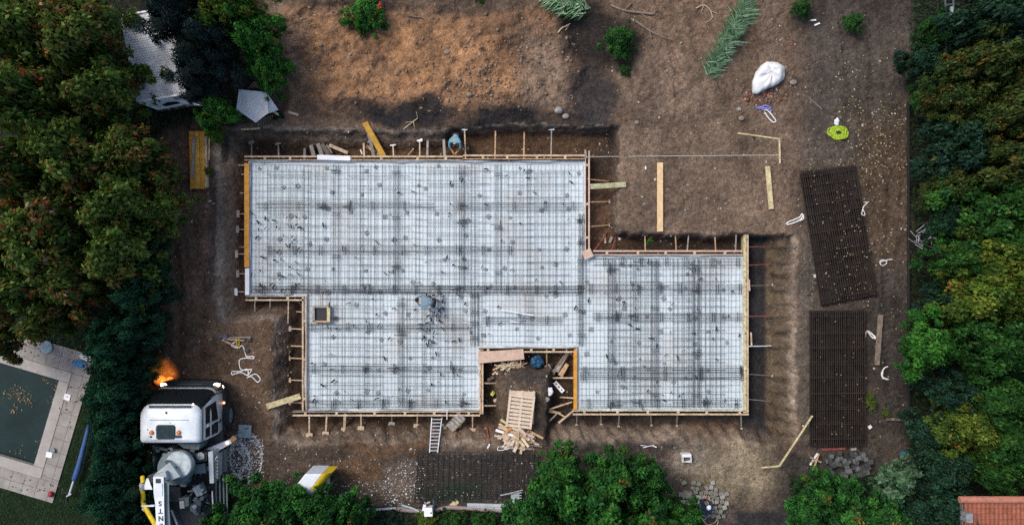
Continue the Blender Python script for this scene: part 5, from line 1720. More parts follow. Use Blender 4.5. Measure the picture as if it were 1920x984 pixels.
MB().prism([tuple(PUV(u, v, 0))[:2] for u, v in ((0, 168), (3, 168), (3, -1), (0, -1))], -1.6, -.26).build("basin_wall", basin, pl)
MB().prism([tuple(PUV(u, v, 0))[:2] for u, v in ((-520, 170), (0, 170), (0, 167), (-520, 167))], -1.6, -.26).build("basin_wall", basin, pl)
MB().prism([tuple(PUV(u, v, 0))[:2] for u, v in ((-520, 0), (0, 0), (0, -3), (-520, -3))], -1.6, -.26).build("basin_wall", basin, pl)
wat = mat("pool_water", (.010, .023, .021), rough=.1, var=.35, scale=.8, bump=.03, bscale=3, spec=.22)
m = MB().add([PUV(-519, 166.5, -.18), PUV(-.5, 166.5, -.18), PUV(-.5, .5, -.18), PUV(-519, .5, -.18)], [(0, 1, 2, 3)])
tag(m.build("water", wat), kind="structure")
P = []
for cx, cy, n, s in ((28, 735, 34, 9), (38, 745, 30, 8), (22, 768, 16, 6), (50, 755, 10, 7), (80, 708, 12, 6), (92, 750, 10, 6), (12, 745, 12, 8), (70, 835, 10, 14), (30, 855, 14, 8), (98, 720, 12, 7)):
    P.append(np.stack([rng.normal(cx, s, n), rng.normal(cy, s * .8, n)], 1))
P = np.concatenate(P)
P = P[[(pool_uv(a, b)[0] < -4 and 4 < pool_uv(a, b)[1] < 160) for a, b in P]]
leaf_scatter("floating_leaves", P, [(.22, .17, .10), (.16, .12, .07), (.30, .25, .16), (.12, .10, .05)], .03, .06, zfix=-.17)
P = zones_points([(40, 170, 640, 700, 40), (100, 160, 700, 800, 16), (20, 120, 880, 930, 24)])
leaf_scatter("deck_leaves", P, [(.16, .11, .07), (.10, .08, .05)], .025, .055, zfix=.055)
wp = T['white']
sk = thing("skimmer_lid", "square white skimmer lid in the paving halfway along the pool", "lid", W(126, 744, .05))
MB().box(W(126, 744, .065), (.24, .24, .03), R(-16)).build("lid", wp, sk)
MB().box(W(126, 744, .083), (.05, .05, .008), R(-16)).build("finger_hole", cop, sk)
s2 = thing("pool_light_box", "white square lid with a small round chrome pot beside the pool corner", "lid", W(92, 852, .05))
MB().box(W(92, 852, .065), (.24, .21, .03), R(-12)).build("lid", wp, s2)
MB().cyl(W(101, 843, .05), .09, .12, 18).build("chrome_pot", mat("chrome", (.25, .33, .30), rough=.15, metal=.8), s2, smooth=False)
tag(MB().ball(W(95, 926, .14), .115, 14, 10).build("ball", mat("red_ball", (.25, .02, .03), rough=.5), smooth=True), "dark red ball on the outer paving corner of the pool", "ball")
m = MB().cyl(W(88, 650, .05), .24, .08, 24)
tag(m.build("float_disc", mat("pale_blue_float", (.22, .29, .34), rough=.4, var=.3, scale=6)), "pale blue round float on the paving under the autumn tree", "float")
pb = thing("paddling_toy", "flat bright blue pool toy lying on the paving corner", "pool toy", W(150, 682, .05))
tb_ = mat("toy_blue", (.02, .14, .30), rough=.4, var=.4, scale=10)
MB().box(W(147, 683, .11), (.42, .2, .1), R(-12)).build("body", tb_, pb, bevel=.04)
MB().tube([W(136, 680, .1), W(143, 677, .13), (W(152, 677, .13)), W(162, 684, .1)], .045, 8).build("rim", tb_, pb, smooth=True)
for k in range(3):
    tag(MB().bar(W(147 + k * 2.0, 662 + k * 4, .09), W(176, 672 + k * 4, .09), .05, .05).build("metal_rail", alu), f"{ORD[k]} of three pale rails lying at the paving edge by the blue toy", "rail", "rails on the paving")
rl = thing("cover_roller", "long rolled blue pool cover on a metal axle lying on the lawn", "pool cover", W(150, 865, 0))
MB().tube([W(166, 795, .3), W(164, 808, .3), W(160, 825, .31), W(153, 853, .32), W(146, 880, .33), W(139, 898, .32), W(138, 901, .3)], [.04, .08, .085, .10, .115, .10, .05], 14).build("rolled_cover", mat("cover_blue", (.035, .075, .20), rough=.5, var=.3, scale=4, bump=.5, bscale=6), rl, smooth=True)
MB().tube([W(139, 898, .3), W(130, 926, .3)], .045, 12).build("axle", rimm, rl)
MB().tube([W(120, 922, .05), W(130, 926, .3), W(126, 928, .05), W(124, 940, .05)], .03, 7).build("stand", blk, rl)
MB().tube([W(134, 925, .35), W(125, 930, .3)], .03, 7).build("crank", rimm, rl)

# ------------------------------------------------------------------ house with tiled roof, fence and garden frame on the far side
hs = thing("tiled_house", "corner of a neighbouring house with a red clay tiled roof and chimney", "house", W(1900, 1000, 0))
zr, ze = 4.4, 3.0
r0, r1 = W(1800, 932, zr), W(2100, 932, zr)
tile = mat("roof_tile", (.34, .115, .065), rough=.8, var=.35, scale=3.5)
rows_n, cols_n = 9, 34
m = MB()
for i in range(rows_n):
    for j in range(cols_n):
        x = 1808 + j * 8.2
        y0, y1 = 940 + i * 10.4, 940 + (i + 1) * 10.4 + 1.6
        z0, z1 = zr - .12 * i - .05, zr - .12 * (i + 1) - .02
        vs = []
        for (y, z) in ((y0, z0), (y1, z1)):
            for k in range(5):
                an = math.pi * k / 4
                vs.append(W(x + 8.2 * k / 4, y, z + .06 * math.sin(an) + .012 * random.random()))
        m.add(vs, [(k, k + 5, k + 6, k + 1) for k in range(4)])
rf = m.build("roof_tile", tile, hs)
MB().tube([W(1799, 936, zr + .02), W(2100, 936, zr + .02)], .12, 10).build("ridge_tile", mat("ridge_clay", (.38, .15, .10), rough=.8, var=.25, scale=4), rf)
MB().prism([tuple(W(x, y, 0))[:2] for x, y in ((1804, 1060), (2090, 1060), (2090, 940), (1804, 940))], 0, 3.2).build("wall", mat("house_render", (.35, .31, .26), var=.2), hs)
MB().box(W(1812, 967, zr - .1), (.22, .32, .5)).build("chimney", mat("chimney_grey", (.20, .20, .21), var=.3), hs)
MB().bar(W(1803, 941, zr - .1), W(1803, 1030, zr - 1.1), .05, .16).build("verge_board", T['dark'], hs)
fdark = mat("fence_dark", (.018, .018, .018), rough=.7)
fn = thing("garden_fence", "low dark wire fence along the planted edge of the site", "fence", W(1703, 480, 0))
for k in range(11):
    MB().bar(W(1703, 190 + k * 59, 0), W(1703, 190 + k * 59, .36), .05, .05, up=(0, 1, 0)).build("fence_post", fdark, fn)
for z in (.10, .32):
    MB().bar(W(1703, 190, z), W(1704, 782, z), .03, .03).build("rail", fdark, fn)
MB().bar(W(1703, 190, .21), W(1704, 782, .21), .012, .24).build("screen", fdark, fn)
gf = thing("garden_ladder", "dark metal frame of two long rails between shrubs at the upper edge", "metal frame", W(1778, 50, 0))
dm = mat("dark_metal", (.07, .08, .095), rough=.5, var=.2)
MB().bar(W(1772, -30, .5), W(1773, 104, .5), .06, .06).build("rail", dm, gf)
MB().bar(W(1787, -30, .5), W(1788, 90, .5), .06, .06).build("rail", dm, gf)
MB().bar(W(1758, -10, .3), W(1758, 112, .3), .05, .05).build("rail", fdark, gf)
for k in range(6):
    MB().bar(W(1772, -10 + k * 20, .48), W(1788, -12 + k * 20, .48), .04, .04).build("cross_bar", dm, gf)
MB().box(W(1784, 22, .6), (.10, .35, .1)).build("bracket", alu, gf)
tag(MB().bar(W(1662, 785, .1), W(1730, 787, .1), .1, .1).build("kerb_stone", T['dark']), "dark edging stone across the soil at the end of the low fence", "kerb stone")
# ------------------------------------------------------------------ people
skin = mat("skin", (.42, .25, .18), rough=.6)
def skinned(name, verts, edges, m, parent, root=0, sub=2):
    """verts: (x, y, z, radius); grows one smooth surface round the edges"""
    me = bpy.data.meshes.new(name)
    bm = bmesh.new()
    lay = bm.verts.layers.skin.verify()
    vs = []
    for i, (x, y, z, r) in enumerate(verts):
        v = bm.verts.new((x, y, z))
        v[lay].radius = (r, r)
        v[lay].use_root = (i == root)
        vs.append(v)
    for a, b in edges:
        bm.edges.new((vs[a], vs[b]))
    bm.to_mesh(me)
    bm.free()
    me.materials.append(m)
    o = bpy.data.objects.new(name, me)
    COL.objects.link(o)
    o.parent = parent
    o['base'] = (0, 0, 0)
    s = o.modifiers.new("skin", 'SKIN')
    s.use_smooth_shade = True
    u = o.modifiers.new("sub", 'SUBSURF')
    u.levels = u.render_levels = sub
    return o

def person(label, base, rz, J, shirt, trousers, shoes, glove, head_m, head_kind):
    cuff = .30 if glove else .9
    """J: joints in the person's own frame (facing +x, z up)"""
    t = thing("person", label, "person", base)
    t.rotation_euler.z = rz
    t.scale = (.9, .9, .9)
    V, E = [], []
    def add(p, r, link=None):
        V.append((*p, r))
        if link is not None: E.append((link, len(V) - 1))
        return len(V) - 1
    pel = add(J['pelvis'], .10)
    wai = add(J['waist'], .085, pel)
    che = add(J['chest'], .09, wai)
    nk = add(J['neck'], .055, che)
    hd = add(J['head'], .092, nk)
    hx = Vector(J['face'])
    add(Vector(J['head']) + hx * .055, .075, hd)
    for s in ('l', 'r'):
        sh = add(J['sh_' + s], .048, che)
        el = add(J['el_' + s], .043, sh)
        wr = add(J['wr_' + s], .03, el)
        d_ = (Vector(J['wr_' + s]) - Vector(J['el_' + s])).normalized()
        side = d_.cross(Vector((0, 0, 1)))
        side = side.normalized() if side.length > .05 else Vector((0, 1, 0))
        nrm = side.cross(d_)
        w0 = Vector(J['wr_' + s])
        pm = add(w0 + d_ * .07, .034, wr)
        for k, (o, L) in enumerate(((-.036, .075), (-.012, .088), (.012, .083), (.036, .065))):
            a = add(w0 + d_ * .12 + side * o, .0095, pm)
            b = add(w0 + d_ * (.12 + L * .5) + side * o * 1.15 + nrm * .008, .009, a)
            add(w0 + d_ * (.12 + L) + side * o * 1.2 - nrm * .018, .008, b)
        th = add(w0 + d_ * .055 + side * (.055 if s == 'l' else -.055), .011, pm)
        add(w0 + d_ * .10 + side * (.075 if s == 'l' else -.075), .010, th)
        hp = add(J['hip_' + s], .07, pel)
        kn = add(J['kn_' + s], .055, hp)
        an = add(J['an_' + s], .04, kn)
        add(J['toe_' + s], .035, an)
    body = skinned("body", V, E, skin, t)
    def cl(name, pts, edges, m, sub=2):
        return skinned(name, pts, edges, m, t, 0, sub)
    P = lambda k, r: (*J[k], r)
    mid = lambda a, b, f: tuple(Vector(J[a]).lerp(Vector(J[b]), f))
    cl("shirt", [P('chest', .152), P('waist', .13), (*mid('waist', 'pelvis', .6), .125), (*mid('chest', 'neck', .75), .085),
                 P('sh_l', .072), P('el_l', .055), P('sh_r', .072), P('el_r', .055), (*mid('el_l', 'wr_l', cuff), .046), (*mid('el_r', 'wr_r', cuff), .046)],
       [(0, 1), (1, 2), (0, 3), (0, 4), (4, 5), (0, 6), (6, 7), (5, 8), (7, 9)], shirt)
    cl("trousers", [P('pelvis', .15), (*mid('pelvis', 'waist', .45), .14), P('hip_l', .10), P('kn_l', .075), (*mid('kn_l', 'an_l', .9), .058),
                    P('hip_r', .10), P('kn_r', .075), (*mid('kn_r', 'an_r', .9), .058)], [(0, 1), (0, 2), (2, 3), (3, 4), (0, 5), (5, 6), (6, 7)], trousers)
    for s in ('l', 'r'):
        a, b = Vector(J['an_' + s]), Vector(J['toe_' + s])
        cl("shoe", [(*(a + Vector((0, 0, -.02))), .055), (*a.lerp(b, .6), .05), (*b, .043)], [(0, 1), (1, 2)], shoes, 1)
        if glove:
            w0, e0 = Vector(J['wr_' + s]), Vector(J['el_' + s])
            d_ = (w0 - e0).normalized()
            cl("glove", [(*(w0 - d_ * .14), .048), (*(w0 + d_ * .02), .052), (*(w0 + d_ * .12), .058)], [(0, 1), (1, 2)], glove, 1)
    h = Vector(J['head'])
    up = Vector(J['crown'])
    m = MB().ball(h + up * .025 - hx * .012, .112, 16, 10, (1.0, .92, 1.0))
    m.v = [tuple(v) for v in m.v]
    # keep the part of the cap on the crown side
    keep = [(Vector(v) - h).dot(up) - .5 * (Vector(v) - h).dot(hx) > -.02 for v in m.v]
    m.f = [f for f in m.f if all(keep[i] for i in f)]
    o = bpy.data.objects.new("hair" if head_kind == 'hair' else "helmet", bpy.data.meshes.new(head_kind))
    o.data.from_pydata(m.v, [], m.f)
    o.data.materials.append(head_m)
    o.data.polygons.foreach_set("use_smooth", [True] * len(o.data.polygons))
    COL.objects.link(o)
    o.parent = t
    if head_kind == 'helmet':
        sb = o.modifiers.new("thick", 'SOLIDIFY'); sb.thickness = .02
    for s in (-1, 1):
        e_ = MB().ball(h + hx * .112 + Vector((-hx.y, hx.x, 0)).normalized() * .032 * s + up * .02, .011, 8, 6)
        q = bpy.data.objects.new("eye", bpy.data.meshes.new("eye"))
        q.data.from_pydata(e_.v, [], e_.f)
        q.data.materials.append(blk)
        COL.objects.link(q)
        q.parent = t
    return t

fb = mat("blue_shirt", (.13, .30, .37), rough=.85, var=.3, scale=14)
fp_ = mat("pale_blue_shirt", (.15, .225, .275), rough=.85, var=.2, scale=14)
nv = mat("navy_cloth", (.022, .03, .065), rough=.85, var=.3, scale=14)
dkc = mat("dark_cloth", (.03, .03, .034), rough=.9, var=.3, scale=14)
jean = mat("pale_jeans", (.20, .27, .36), rough=.85, var=.3, scale=12)
og_ = mat("orange_glove", (.50, .24, .09), rough=.8)
shoe = mat("boot", (.05, .04, .03), rough=.8)
hairm = mat("dark_hair", (.012, .010, .010), rough=.7)
# standing and bent right over, arms reaching down
J = dict(pelvis=(-.12, 0, .90), waist=(.06, 0, 1.0), chest=(.30, 0, 1.02), neck=(.47, 0, .97), head=(.60, 0, .90), face=(.45, 0, -.89), crown=(.89, 0, .45),
         sh_l=(.36, .21, 1.01), sh_r=(.36, -.21, 1.01), el_l=(.58, .24, .76), el_r=(.60, -.22, .76), wr_l=(.80, .10, .58), wr_r=(.82, -.07, .58),
         hip_l=(-.11, .10, .86), hip_r=(-.11, -.10, .86), kn_l=(-.04, .14, .47), kn_r=(-.02, -.13, .47), an_l=(-.14, .15, .09), an_r=(-.12, -.14, .09), toe_l=(.02, .18, .04), toe_r=(.04, -.17, .04))
J1 = dict(J, waist=(.03, 0, 1.02), chest=(.20, 0, 1.20), neck=(.34, 0, 1.25), head=(.43, 0, 1.20), sh_l=(.24, .22, 1.21), sh_r=(.24, -.22, 1.21), el_l=(.44, .25, .98), el_r=(.46, -.23, .98), wr_l=(.66, .10, .80), wr_r=(.68, -.05, .80))
J.update(el_l=(.50, .20, .74), el_r=(.52, -.18, .74), wr_l=(.62, .10, .54), wr_r=(.64, -.08, .54))
p = W(857, 262, -PIT)
person("person in a blue shirt bent over in the upper trench, orange gloves on the hands", (p.x, p.y, gz(857, 262)), R(-96), J1, fb, dkc, shoe, og_, hairm, 'hair')
p = W(812, 566, ZS)
person("dark-haired person in a pale blue shirt bending over the steel grid", (p.x, p.y, ZS + .06), R(168), J, fp_, dkc, shoe, None, hairm, 'hair')
J2 = dict(pelvis=(-.10, 0, .42), waist=(.04, 0, .60), chest=(.20, 0, .78), neck=(.32, 0, .90), head=(.38, 0, 1.0), face=(.86, 0, -.5), crown=(.5, 0, .86),
          sh_l=(.22, .20, .82), sh_r=(.22, -.20, .82), el_l=(.42, .24, .58), el_r=(.42, -.22, .58), wr_l=(.60, .12, .38), wr_r=(.60, -.10, .38),
          hip_l=(-.08, .10, .40), hip_r=(-.08, -.10, .40), kn_l=(.30, .18, .50), kn_r=(.26, -.18, .48), an_l=(.06, .18, .09), an_r=(.02, -.18, .09), toe_l=(.22, .20, .04), toe_r=(.18, -.20, .04))
p = W(1314, 955, 0)
person("person in navy top, jeans and white helmet crouching beside the paving blocks", (p.x, p.y, gz(1314, 955)), R(68), J2, nv, jean, shoe, None, mat("helmet_white", (.72, .74, .80), rough=.35), 'helmet')

# ------------------------------------------------------------------ trees and plants
bark = mat("bark", (.09, .07, .052), rough=.95, var=.5, scale=6, bump=.5)
def crown(seed, n_leaf, pal, L=(.12, .20), wid=.55, n_clump=95, clump=(.11, .24), flat=.85, style='broad', rare=None, rare_p=0.0):
    """crown of radius 1.7 m: leaves spread through clumps, uneven outline with gaps; z from 0"""
    g = np.random.default_rng(seed)
    Rr = 1.7
    # clump centres: mostly towards the surface of a lumpy ellipsoid
    th = g.uniform(0, 2 * np.pi, n_clump)
    ph = np.arcsin(g.uniform(-.35, 1, n_clump))
    rad = Rr * g.uniform(.25, 1.06, n_clump) * (1 + .20 * np.sin(3 * th + seed) + .16 * np.sin(5 * th + 2 * seed) + .10 * np.sin(9 * th))
    cc = np.stack([rad * np.cos(ph) * np.cos(th), rad * np.cos(ph) * np.sin(th), Rr * flat * (.5 + .62 * np.sin(ph) * g.uniform(.75, 1.1, n_clump))], 1)
    cr = Rr * g.uniform(*clump, n_clump)
    ci = g.choice(n_clump, n_leaf, p=(cr ** 2) / (cr ** 2).sum())
    dirv = g.standard_normal((n_leaf, 3))
    dirv[:, 2] = np.abs(dirv[:, 2]) * .9 - .25 * g.random(n_leaf)
    dirv /= np.linalg.norm(dirv, axis=1)[:, None]
    rr = cr[ci] * (g.random(n_leaf) ** .45 + .35 * (g.random(n_leaf) < .12))
    pos = cc[ci] + dirv * rr[:, None] * np.array((1, 1, .8))
    nrm = dirv * .55 + np.array((0, 0, .75)) + .55 * g.standard_normal((n_leaf, 3))
    nrm /= np.linalg.norm(nrm, axis=1)[:, None]
    ax = g.standard_normal((n_leaf, 3)) * .8 + dirv
    ax -= (ax * nrm).sum(1)[:, None] * nrm
    ax /= np.linalg.norm(ax, axis=1)[:, None]
    bx_ = np.cross(nrm, ax)
    l = g.uniform(*L, n_leaf)[:, None]
    w = l * wid
    if style == 'needle':
        ax = ax + np.array((0, 0, -.25)); 
    p0, p2 = pos - ax * l * .5, pos + ax * l * .5
    p1, p3 = pos + bx_ * w * .5 + nrm * l * .08 - ax * l * .05, pos - bx_ * w * .5 + nrm * l * .08 - ax * l * .05
    V = np.stack([p0, p1, p2, p3], 1).reshape(-1, 3)
    F = np.arange(n_leaf * 4).reshape(n_leaf, 4)
    pal = np.array(pal)
    cpal = pal[g.integers(0, len(pal), n_clump)] * g.uniform(.5, 1.5, (n_clump, 1))
    c = cpal[ci] * .65 + pal[g.integers(0, len(pal), n_leaf)] * .35
    c = c * g.uniform(.65, 1.4, (n_leaf, 1))
    if rare is not None:
        # whole sprays turn colour first
        tc_ = g.random(n_clump) < rare_p * 2.2
        k = (g.random(n_leaf) < rare_p * .35) | (tc_[ci] & (g.random(n_leaf) < .42))
        ra = np.array(rare)
        c[k] = ra[g.integers(0, len(ra), k.sum())] * g.uniform(.7, 1.3, (k.sum(), 1))
    return quads_mesh("foliage", V, F, leaf_m, np.repeat(c, 4, 0))

def trunk_mesh(seed, h):
    random.seed(seed)
    m = MB()
    m.tube([(0, 0, -.2), (.03, 0, h * .4), (.0, .05, h), (.02, .03, h + 1.1)], [.16, .12, .09, .03], 9)
    for k in range(6):
        a = k * 1.05 + random.random()
        z = h * .6 + .12 * k
        m.tube([(0, .03, z), (.45 * math.cos(a), .45 * math.sin(a), z + .4), (1.05 * math.cos(a), 1.05 * math.sin(a), z + .75)], [.06, .04, .012], 6)
    me = bpy.data.meshes.new("trunk")
    me.from_pydata(m.v, [], m.f)
    me.materials.append(bark)
    return me

KIND = {
 'autumn': dict(n=11500, pal=[(.095, .150, .024), (.070, .132, .022), (.12, .15, .03), (.052, .108, .02)], L=(.09, .22), rare=[(.30, .075, .022), (.22, .11, .03), (.30, .18, .11)], rare_p=.10),
 'olive': dict(n=11500, pal=[(.058, .095, .020), (.042, .080, .018), (.078, .098, .020), (.030, .062, .016)], L=(.09, .20), rare=[(.19, .11, .02), (.17, .15, .02), (.14, .07, .02)], rare_p=.05),
 'hedge': dict(n=15000, pal=[(.016, .078, .038), (.012, .060, .032), (.022, .092, .042), (.010, .045, .026)], L=(.11, .24), wid=.34, style='needle', n_clump=120),
 'pine': dict(n=13000, pal=[(.022, .048, .044), (.030, .056, .048), (.016, .036, .038), (.040, .062, .050)], L=(.14, .24), wid=.18, style='needle', n_clump=90, clump=(.10, .22)),
 'bright': dict(n=10500, pal=[(.040, .175, .022), (.030, .13, .018), (.065, .22, .03), (.022, .10, .018)], L=(.11, .25), wid=.4, rare=[(.20, .20, .02)], rare_p=.02),
 'lime': dict(n=11500, pal=[(.115, .175, .022), (.075, .145, .020), (.145, .185, .024), (.045, .11, .018)], L=(.09, .20), rare=[(.28, .15, .03)], rare_p=.02),
 'green': dict(n=11500, pal=[(.034, .118, .020), (.024, .092, .017), (.050, .138, .021), (.017, .070, .016)], L=(.09, .21), rare=[(.15, .15, .02)], rare_p=.014),
 'laurel': dict(n=11000, pal=[(.034, .15, .024), (.024, .115, .022), (.055, .185, .028), (.016, .08, .019)], L=(.12, .26), wid=.48, rare=[(.24, .21, .02), (.18, .07, .03)], rare_p=.014),
 'dark': dict(n=10500, pal=[(.016, .052, .028), (.020, .062, .026), (.012, .038, .024)], L=(.11, .22), rare=[(.05, .10, .07)], rare_p=.02),
 'pale': dict(n=3400, pal=[(.085, .16, .085), (.06, .13, .06), (.11, .19, .11), (.04, .10, .05)], L=(.22, .42), wid=.42, n_clump=44),
}
CROWNS = {}
def crowns_of(kind):
    if kind not in CROWNS:
        a = dict(KIND[kind])
        n = a.pop('n')
        p_ = a.pop('pal')
        CROWNS[kind] = [crown(100 + 17 * list(KIND).index(kind) + s, n, p_, **a) for s in range(2 if kind in ('autumn', 'olive', 'hedge', 'green', 'laurel', 'lime') else 1)]
    return CROWNS[kind]
TRUNKS = [trunk_mesh(s, 1.6) for s in (1, 2)]
random.seed(11)
def tree(px, py, rpx, h, kind, label, group=None, name="tree", base=.5, cat="tree"):
    """px, py, rpx: crown as the photo shows it; h: top of the crown in metres"""
    zm = h * .62
    k = CAM_H / (CAM_H - zm)
    c = W(px, py, zm)
    r = rpx / PPM / k * .92
    s = r / 1.7
    t = thing(name, label, cat, (c.x, c.y, 0), group)
    me = random.choice(crowns_of(kind))
    o = link_mesh("foliage", me, (0, 0, base), t)
    hz = (h - base) / (1.7 * .85 * 1.25)
    o.scale = (s * random.uniform(.86, 1.16), s * random.uniform(.86, 1.16), hz * random.uniform(.92, 1.08))
    o.rotation_euler.z = random.uniform(0, 6.28)
    tk = link_mesh("trunk", random.choice(TRUNKS), (0, 0, 0), t)
    tk.scale = (s, s, max(.3, h * .5 / 2.7))
    return t

A1, A2, A3 = "autumn trees of the dense stand", "conifers of the tall dark hedge", "trees beyond the low wire fence"
for px, py, r, h, lab in [
    (52, 58, 100, 6.6, "autumn tree filling the upper corner of the dense stand"), (165, 62, 88, 6.2, "autumn tree between the corner tree and the white container roof"),
    (60, 185, 98, 6.8, "autumn tree with rust-red sprays along the picture edge, below the corner tree"), (188, 170, 84, 6.0, "autumn tree touching the long edge of the white container"),
    (256, 290, 70, 5.0, "autumn tree with reddish leaves beside the orange board stack"), (130, 300, 104, 6.6, "broad autumn tree in the middle of the dense stand"),
    (28, 318, 84, 6.6, "autumn tree at the picture edge level with the orange board stack"), (215, 390, 94, 6.0, "green-gold autumn tree between the broad middle tree and the bare strip"),
    (300, 395, 56, 4.4, "small autumn tree reaching farthest out over the bare strip"), (95, 440, 104, 6.6, "autumn tree with an orange spray, below the broad middle tree"),
    (20, 455, 76, 6.4, "autumn tree at the picture edge above the pool garden"), (222, 480, 84, 5.6, "autumn tree standing where the dark hedge begins"),
    (140, 530, 78, 5.6, "yellow-green autumn tree leaning over the pool paving"), (45, 528, 84, 6.0, "autumn tree at the picture edge just above the pool paving"),
    (104, 588, 48, 4.6, "lowest small autumn tree hanging over the round float"), (318, 330, 34, 2.8, "small autumn bush at the side of the orange board stack")]:
    tree(px, py, r, h, 'autumn', lab, A1)
tree(2, 640, 42, 4.2, 'autumn', "leafy branch end of an autumn tree over the pool water corner", A1)
for i, (px, py, r, h) in enumerate([(270, 480, 44, 3.6), (268, 550, 50, 4.2), (258, 612, 50, 4.2), (218, 638, 52, 4.6), (216, 684, 52, 4.4), (216, 735, 52, 4.6), (222, 782, 46, 4.0), (216, 815, 50, 4.6), (222, 868, 52, 4.4), (218, 915, 54, 4.6), (240, 945, 48, 4.2), (224, 990, 56, 4.6)]):
    tree(px, py, r, h, 'hedge', f"dark blue-green conifer of the tall hedge, {ORD[i]} from the dense autumn stand", A2, name="conifer", base=.15)
for px, py, r, h, lab in [(372, 118, 62, 5.2, "blackish pine covering half of the white container roof"), (335, 30, 70, 6.0, "blackish pine in the deep shade above the white container"), (395, 75, 62, 5.4, "blackish pine between the container and the bright green tree"), (378, 168, 36, 4.0, "small blackish pine over the container's open flap")]:
    tree(px, py, r, h, 'pine', lab, "dark pines round the container", name="pine_tree")
for px, py, r, h, kd, lab in [(425, 15, 62, 5.6, 'lime', "yellow-green tree at the upper edge beside the clay heap"), (478, 78, 62, 4.8, 'bright', "bright green tree standing at the corner of the clay heap"), (505, 140, 40, 3.2, 'bright', "bright green low branches spilling onto the clay heap"),
                         (408, 205, 38, 3.0, 'bright', "bright green bush between the open flap and the collapsed shed"), (392, 228, 26, 2.2, 'bright', "small bright bush just above the orange board stack"), (455, 30, 44, 5.0, 'bright', "bright green tree directly behind the yellow-green one")]:
    tree(px, py, r, h, kd, lab)
for px, py, r, h, kd, lab in [
    (1895, 28, 84, 6.4, 'dark', "dark teal tree filling the upper corner beyond the fence"), (1748, 60, 44, 3.4, 'green', "olive green shrub next to the dark metal frame"), (1725, 120, 40, 2.8, 'dark', "dark shrub at the trodden strip below the metal frame"),
    (1832, 118, 66, 5.8, 'olive', "rusty olive tree nearest the dark metal frame"), (1905, 140, 66, 6.2, 'olive', "rusty olive tree at the picture edge below the teal tree"), (1772, 195, 58, 4.8, 'olive', "low yellowish olive tree overhanging the upper end of the wire fence"),
    (1852, 212, 72, 5.8, 'olive', "olive tree with golden tips in the middle of the upper stand"), (1735, 182, 34, 2.4, 'green', "small green shrub sitting on the fence line"), (1915, 250, 66, 6.2, 'olive', "olive tree at the picture edge level with the hose coil"),
    (1788, 275, 70, 5.2, 'dark', "dark shaded tree behind the fence level with the hose coil"), (1862, 310, 76, 6.0, 'olive', "olive tree in the middle of the stand level with the skewed mesh pile"), (1770, 345, 56, 4.4, 'olive', "olive tree at the fence level with the top of the skewed mesh pile"),
    (1915, 365, 70, 6.2, 'green', "green tree at the picture edge level with the skewed mesh pile"), (1825, 400, 72, 5.4, 'green', "green tree with a shaded side behind the pale bare twigs"), (1762, 415, 44, 3.6, 'dark', "dark shrub at the fence around the pale bare twigs"),
    (1905, 455, 66, 6.0, 'green', "green tree at the picture edge above the brightest lime tree"), (1778, 480, 60, 4.4, 'green', "green tree reaching the fence just below the pale bare twigs"), (1860, 505, 74, 5.8, 'lime', "brightest lime coloured tree beyond the middle of the fence"),
    (1812, 560, 66, 5.0, 'lime', "lime coloured tree with golden sprays below the brightest one"), (1908, 560, 62, 5.8, 'lime', "lime coloured tree with an orange spray at the picture edge"), (1752, 570, 46, 3.4, 'dark', "dark low shrub behind the fence near the brown plank"),
    (1742, 650, 62, 4.4, 'bright', "bright green feathery tree bulging over the fence beside the brown plank"), (1832, 650, 64, 5.2, 'green', "green tree behind the bright feathery one"), (1910, 655, 62, 5.8, 'green', "green tree at the picture edge above the tiled house"),
    (1775, 735, 58, 4.2, 'dark', "dark tree at the lower end of the wire fence"), (1855, 745, 66, 5.2, 'green', "green tree in the middle, between feathery tree and tiled house"), (1918, 760, 60, 5.6, 'green', "green tree at the picture edge just above the roof"),
    (1800, 800, 62, 4.6, 'lime', "yellow-green tree standing before the tiled house"), (1878, 828, 62, 5.2, 'green', "green tree overhanging the ridge of the tiled roof"), (1738, 812, 50, 3.0, 'dark', "dark creeping shrub by the edging stone"),
    (1922, 868, 50, 5.0, 'green', "small green tree over the far end of the tiled ridge"), (1762, 880, 60, 3.6, 'dark', "dark shrub between the pale-leaved shrub and the tiled house"), (1770, 960, 66, 4.0, 'dark', "dark shrub beside the house chimney"), (1845, 880, 44, 4.4, 'green', "green branch tips just above the tiled ridge")]:
    tree(px + (0 if px > 1890 or 'fence beside the brown plank' in lab or px < 1745 else 12), py, r * (.9 if px < 1800 else 1), h, kd, lab, A3)
A4 = "broad leafy trees along the lower edge"
